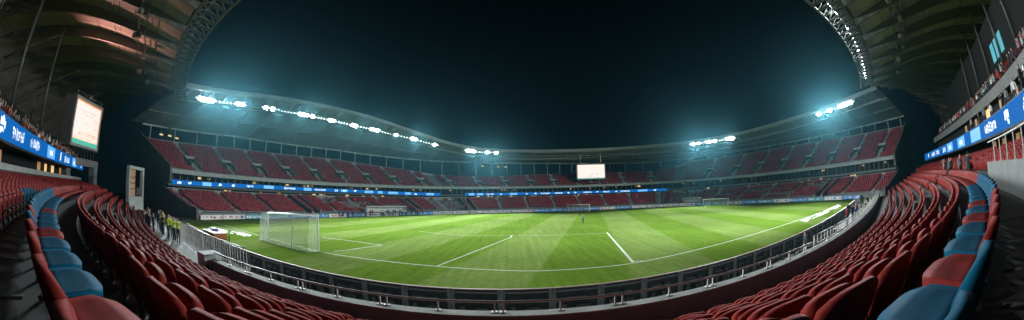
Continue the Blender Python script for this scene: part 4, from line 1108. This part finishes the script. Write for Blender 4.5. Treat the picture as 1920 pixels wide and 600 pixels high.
def person(loc, rz, pose, shirt, label, group=None, sc=1.0, floor_sit=True):
    key = (pose, shirt)
    if key not in PROTO:
        me = PM[pose].copy(); me.materials[0] = SHIRT[shirt]; PROTO[key] = me
    o = bpy.data.objects.new('person', PROTO[key]); COL.objects.link(o)
    z = loc[2] - (.42 * sc if pose == 'sit' else 0)
    o.location = (loc[0], loc[1], z); o.rotation_euler = (0, 0, rz); o.scale = (sc, sc, sc)
    tag(o, label, 'person', group); return o
p = at(1093, 419.5); person((p.x, p.y, 0), R(150), 'phone', 'grey', 'person in pale grey top and dark trousers alone on the pitch, hand raised', sc=1.08 * height_at(p, 1093, 402) / 1.76)
p = at(430, 457); person((p.x, p.y, 0), R(-20), 'stand', 'dark', 'person in dark clothes standing at the end of the orange crate', sc=min(1.15, height_at(p, 430, 438) / 1.76))
r_ = random.Random(40)
for i in range(14):
    x = -25.6 - i * .72 - r_.random() * .4; u = -8.2 - r_.uniform(-.5, .3)
    c = 'yellow' if i not in (2, 6, 9, 12) else 'dark'
    lab = 'steward in yellow vest on the pale walkway behind the barred railing' if c == 'yellow' else 'person in dark jacket among the yellow vested stewards'
    person((*near(x, u), .86), near_rz(x) + r_.uniform(-2.5, .8), r_.choice(('stand', 'stand', 'raised', 'phone')), c, lab, 'stewards in yellow vests' if c == 'yellow' else 'people among the stewards')
for i in range(10):
    x = -30 - i * .9 - r_.random() * .5; c = r_.choice(('dark', 'grey', 'dark'))
    person((*near(x, -6.6 - r_.uniform(-.5, .4)), .86), near_rz(x) + r_.uniform(-1, 1), 'stand', c, f'person in {"grey" if c == "grey" else "black"} coat on the walkway behind the stewards', f'people in {c} coats behind the stewards')
# crowd on the scoreboard side deck
for row in range(2):
    for x in row_arc(5.75 + .75 * row, -57, -11, .62):
        if r_.random() < .20: continue
        c = r_.choice(('red', 'red', 'dark', 'white', 'dark', 'grey', 'red'))
        ps = r_.choice(('stand', 'stand', 'raised', 'sit', 'cheer') if row else ('stand', 'stand', 'raised', 'phone'))
        person((*near(x, 5.85 + .75 * row), 6.45 + .35 * row - (.22 if ps != 'sit' else -.42)), near_rz(x) + r_.uniform(-.5, .5), ps, c,
               f'spectator in {c} top above the blue ribbon beside the scoreboard, {("front", "second")[row]} line', f'spectators in {c} above the ribbon beside the scoreboard, {("front", "second")[row]} line', r_.uniform(.92, 1.06))
# crowd on the pale fronted upper deck
for row in range(2):
    for x in row_arc(8.7 + .8 * row, 16, 76, .75):
        if r_.random() < (.35 if row == 0 else .6): continue
        c = r_.choice(('teal', 'grey', 'dark', 'white', 'dark', 'red'))
        ps = r_.choice(('sit', 'sit', 'sit', 'sit', 'sit', 'stand'))
        person((*near(x, 8.65 + .8 * row), 9.6 + .5 * row + (.42 if ps == 'sit' else -.1)), near_rz(x) + r_.uniform(-.4, .4), ps, c,
               f'spectator in {c} top on the pale fronted upper deck, {("front", "second")[row]} line', f'spectators in {c} on the upper deck, {("front", "second")[row]} line')
# standing in the boxes below it
for x in row_arc(6.2, 16, 52, 2.1):
    if r_.random() < .3: continue
    c = r_.choice(('dark', 'dark', 'grey', 'white'))
    person((*near(x + r_.uniform(-.9, .9), 6.2 + r_.uniform(-.3, 1.5)), 7.2), near_rz(x) + r_.uniform(-1.4, 1.4), r_.choice(('stand', 'stand', 'raised', 'phone')), c, f'person in {c} top in the boxes behind the blue ribbon', f'people in {c} in the boxes', r_.uniform(.93, 1.05))
for x in row_arc(1.5, 21, 40, 1.9):
    if r_.random() < .45: continue
    c = r_.choice(('dark', 'grey', 'blue'))
    person((*near(x + r_.uniform(-.6, .6), 1.3 + r_.uniform(-.5, .3)), 3.4), near_rz(x) + r_.uniform(-2.5, 2.5), r_.choice(('stand', 'phone', 'stride')), c, f'person in {c} standing in the aisle by the ends of the seat rows', f'people in {c} in the aisle')
# people along the touchline by the long bench
for s in np.arange(38, 63, .62):
    if r_.random() < .25: continue
    c = r_.choice(('dark', 'red', 'dark', 'white', 'blue'))
    person((*far(s, -1.0 - r_.random() * 1.2), 0), far_rz(s) + r_.uniform(-.8, .8), r_.choice(('stand', 'stand', 'raised', 'stride')), c, f'person in {c} standing on the touchline by the long team bench', f'people in {c} by the long team bench')
# people on the corner platform beside the barred railing
for k in range(22):
    x = r_.uniform(33, 47); u = r_.uniform(-10.6, -8.0); c = r_.choice(('grey', 'white', 'dark', 'blue', 'red'))
    person((*near(x, u), .3), near_rz(x) + r_.uniform(-1, 1), 'stand', c, f'person in {c} top in the corner beyond the barred railing', f'people in {c} in the corner beyond the railing')
p = near(17.2, -9.0); person((*p, .4), R(60), 'stand', 'dark', 'person in dark coat between the perimeter boards and the barred railing')
mb = MB(); sweep(mb, near, np.linspace(31, 49, 20), [(-10.9, 0), (-10.9, .3), (-7.6, .3)]); mb.build('corner_platform', concrete_pale, ns)

# small warm lamps under the canopy at the far end
for (s, z) in ((86, 16.2), (90, 16.0), (92, 15.9), (9, 15.7), (10.4, 15.8), (11.6, 15.6)):
    a = far(s, 25.4); t = thing('wall_lamp', 'small warm lamp under the canopy behind the top seats' + (' at the near end wall' if s < 20 else ' beside the hanging screen'), 'lamp', (*a, z), far_rz(s), 'warm lamps at the near end wall' if s < 20 else 'warm lamps beside the hanging screen')
    mb = MB(); mb.box((0, 0, 0), (.9, .2, .3)); mb.build('lens', warm_glow, t); mb = MB(); mb.box((0, -.16, .05), (1.0, .12, .5)); mb.bar((0, -.1, .2), (0, -.1, 2.2), .06); mb.build('housing', steel_dark, t)

# ------------------------------------------------------------------ haze
mb = MB(); mb.box((10, 45, 15.5), (270, 250, 33))
hz = mb.build('haze', []); tag(hz, kind='stuff')
hm = bpy.data.materials.new('haze_air'); hm.use_nodes = True; hn = hm.node_tree.nodes; hn.clear()
ho = hn.new('ShaderNodeOutputMaterial'); hv = hn.new('ShaderNodeVolumePrincipled')
hv.inputs['Color'].default_value = (.24, .74, .92, 1); hv.inputs['Density'].default_value = HAZE_D = .00022; hv.inputs['Anisotropy'].default_value = .84
hm.node_tree.links.new(hv.outputs['Volume'], ho.inputs['Volume']); hz.data.materials.append(hm)

# ------------------------------------------------------------------ night sky
w = bpy.data.worlds.new('World'); scene.world = w; w.use_nodes = True
wn_ = w.node_tree.nodes; wl = w.node_tree.links; bg = wn_['Background']
geo = wn_.new('ShaderNodeTexCoord'); sp = wn_.new('ShaderNodeSeparateXYZ'); wl.new(geo.outputs['Generated'], sp.inputs[0])
rmp = wn_.new('ShaderNodeValToRGB'); wl.new(sp.outputs[2], rmp.inputs['Fac'])
rmp.color_ramp.elements[0].position = 0.0; rmp.color_ramp.elements[0].color = (.0009, .0035, .005, 1)
rmp.color_ramp.elements[1].position = .55; rmp.color_ramp.elements[1].color = (.0004, .0009, .0012, 1)
wl.new(rmp.outputs['Color'], bg.inputs['Color']); bg.inputs['Strength'].default_value = 1.0

# ------------------------------------------------------------------ camera and render settings
cd = bpy.data.cameras.new('camera'); cam = bpy.data.objects.new('camera', cd); COL.objects.link(cam); scene.camera = cam
cd.type = 'PANO'; cd.panorama_type = 'FISHEYE_LENS_POLYNOMIAL'; cd.sensor_fit = 'HORIZONTAL'; cd.sensor_width = 36
cd.fisheye_fov = R(220); cd.fisheye_polynomial_k0 = 0; cd.fisheye_polynomial_k1 = -(math.pi / 2) / 18; cd.fisheye_polynomial_k2 = cd.fisheye_polynomial_k3 = cd.fisheye_polynomial_k4 = 0
cd.clip_start = .05; cd.clip_end = 1000
rt = Vector((math.cos(ROLL), 0, math.sin(ROLL))); upv = Vector((-math.sin(ROLL), 0, math.cos(ROLL))); fw = Vector((0, 1, 0))
rot = Matrix.Rotation(PITCH, 3, 'X')
cam.matrix_world = Matrix.Translation((0, 0, CAM_H)) @ Matrix((rot @ rt, rot @ upv, -(rot @ fw))).transposed().to_4x4()
scene.view_settings.view_transform = 'Standard'; scene.view_settings.look = 'None'; scene.view_settings.exposure = 0; scene.view_settings.gamma = 1
scene.render.engine = 'CYCLES'; c = scene.cycles
c.use_denoising = True; c.max_bounces = 5; c.diffuse_bounces = 3; c.glossy_bounces = 2; c.volume_bounces = 0; c.transmission_bounces = 2
c.sample_clamp_indirect = 4; c.caustics_reflective = False; c.caustics_refractive = False
try: c.use_light_tree = True
except Exception: pass
print('objects', len(bpy.data.objects), 'seats kept', kept)
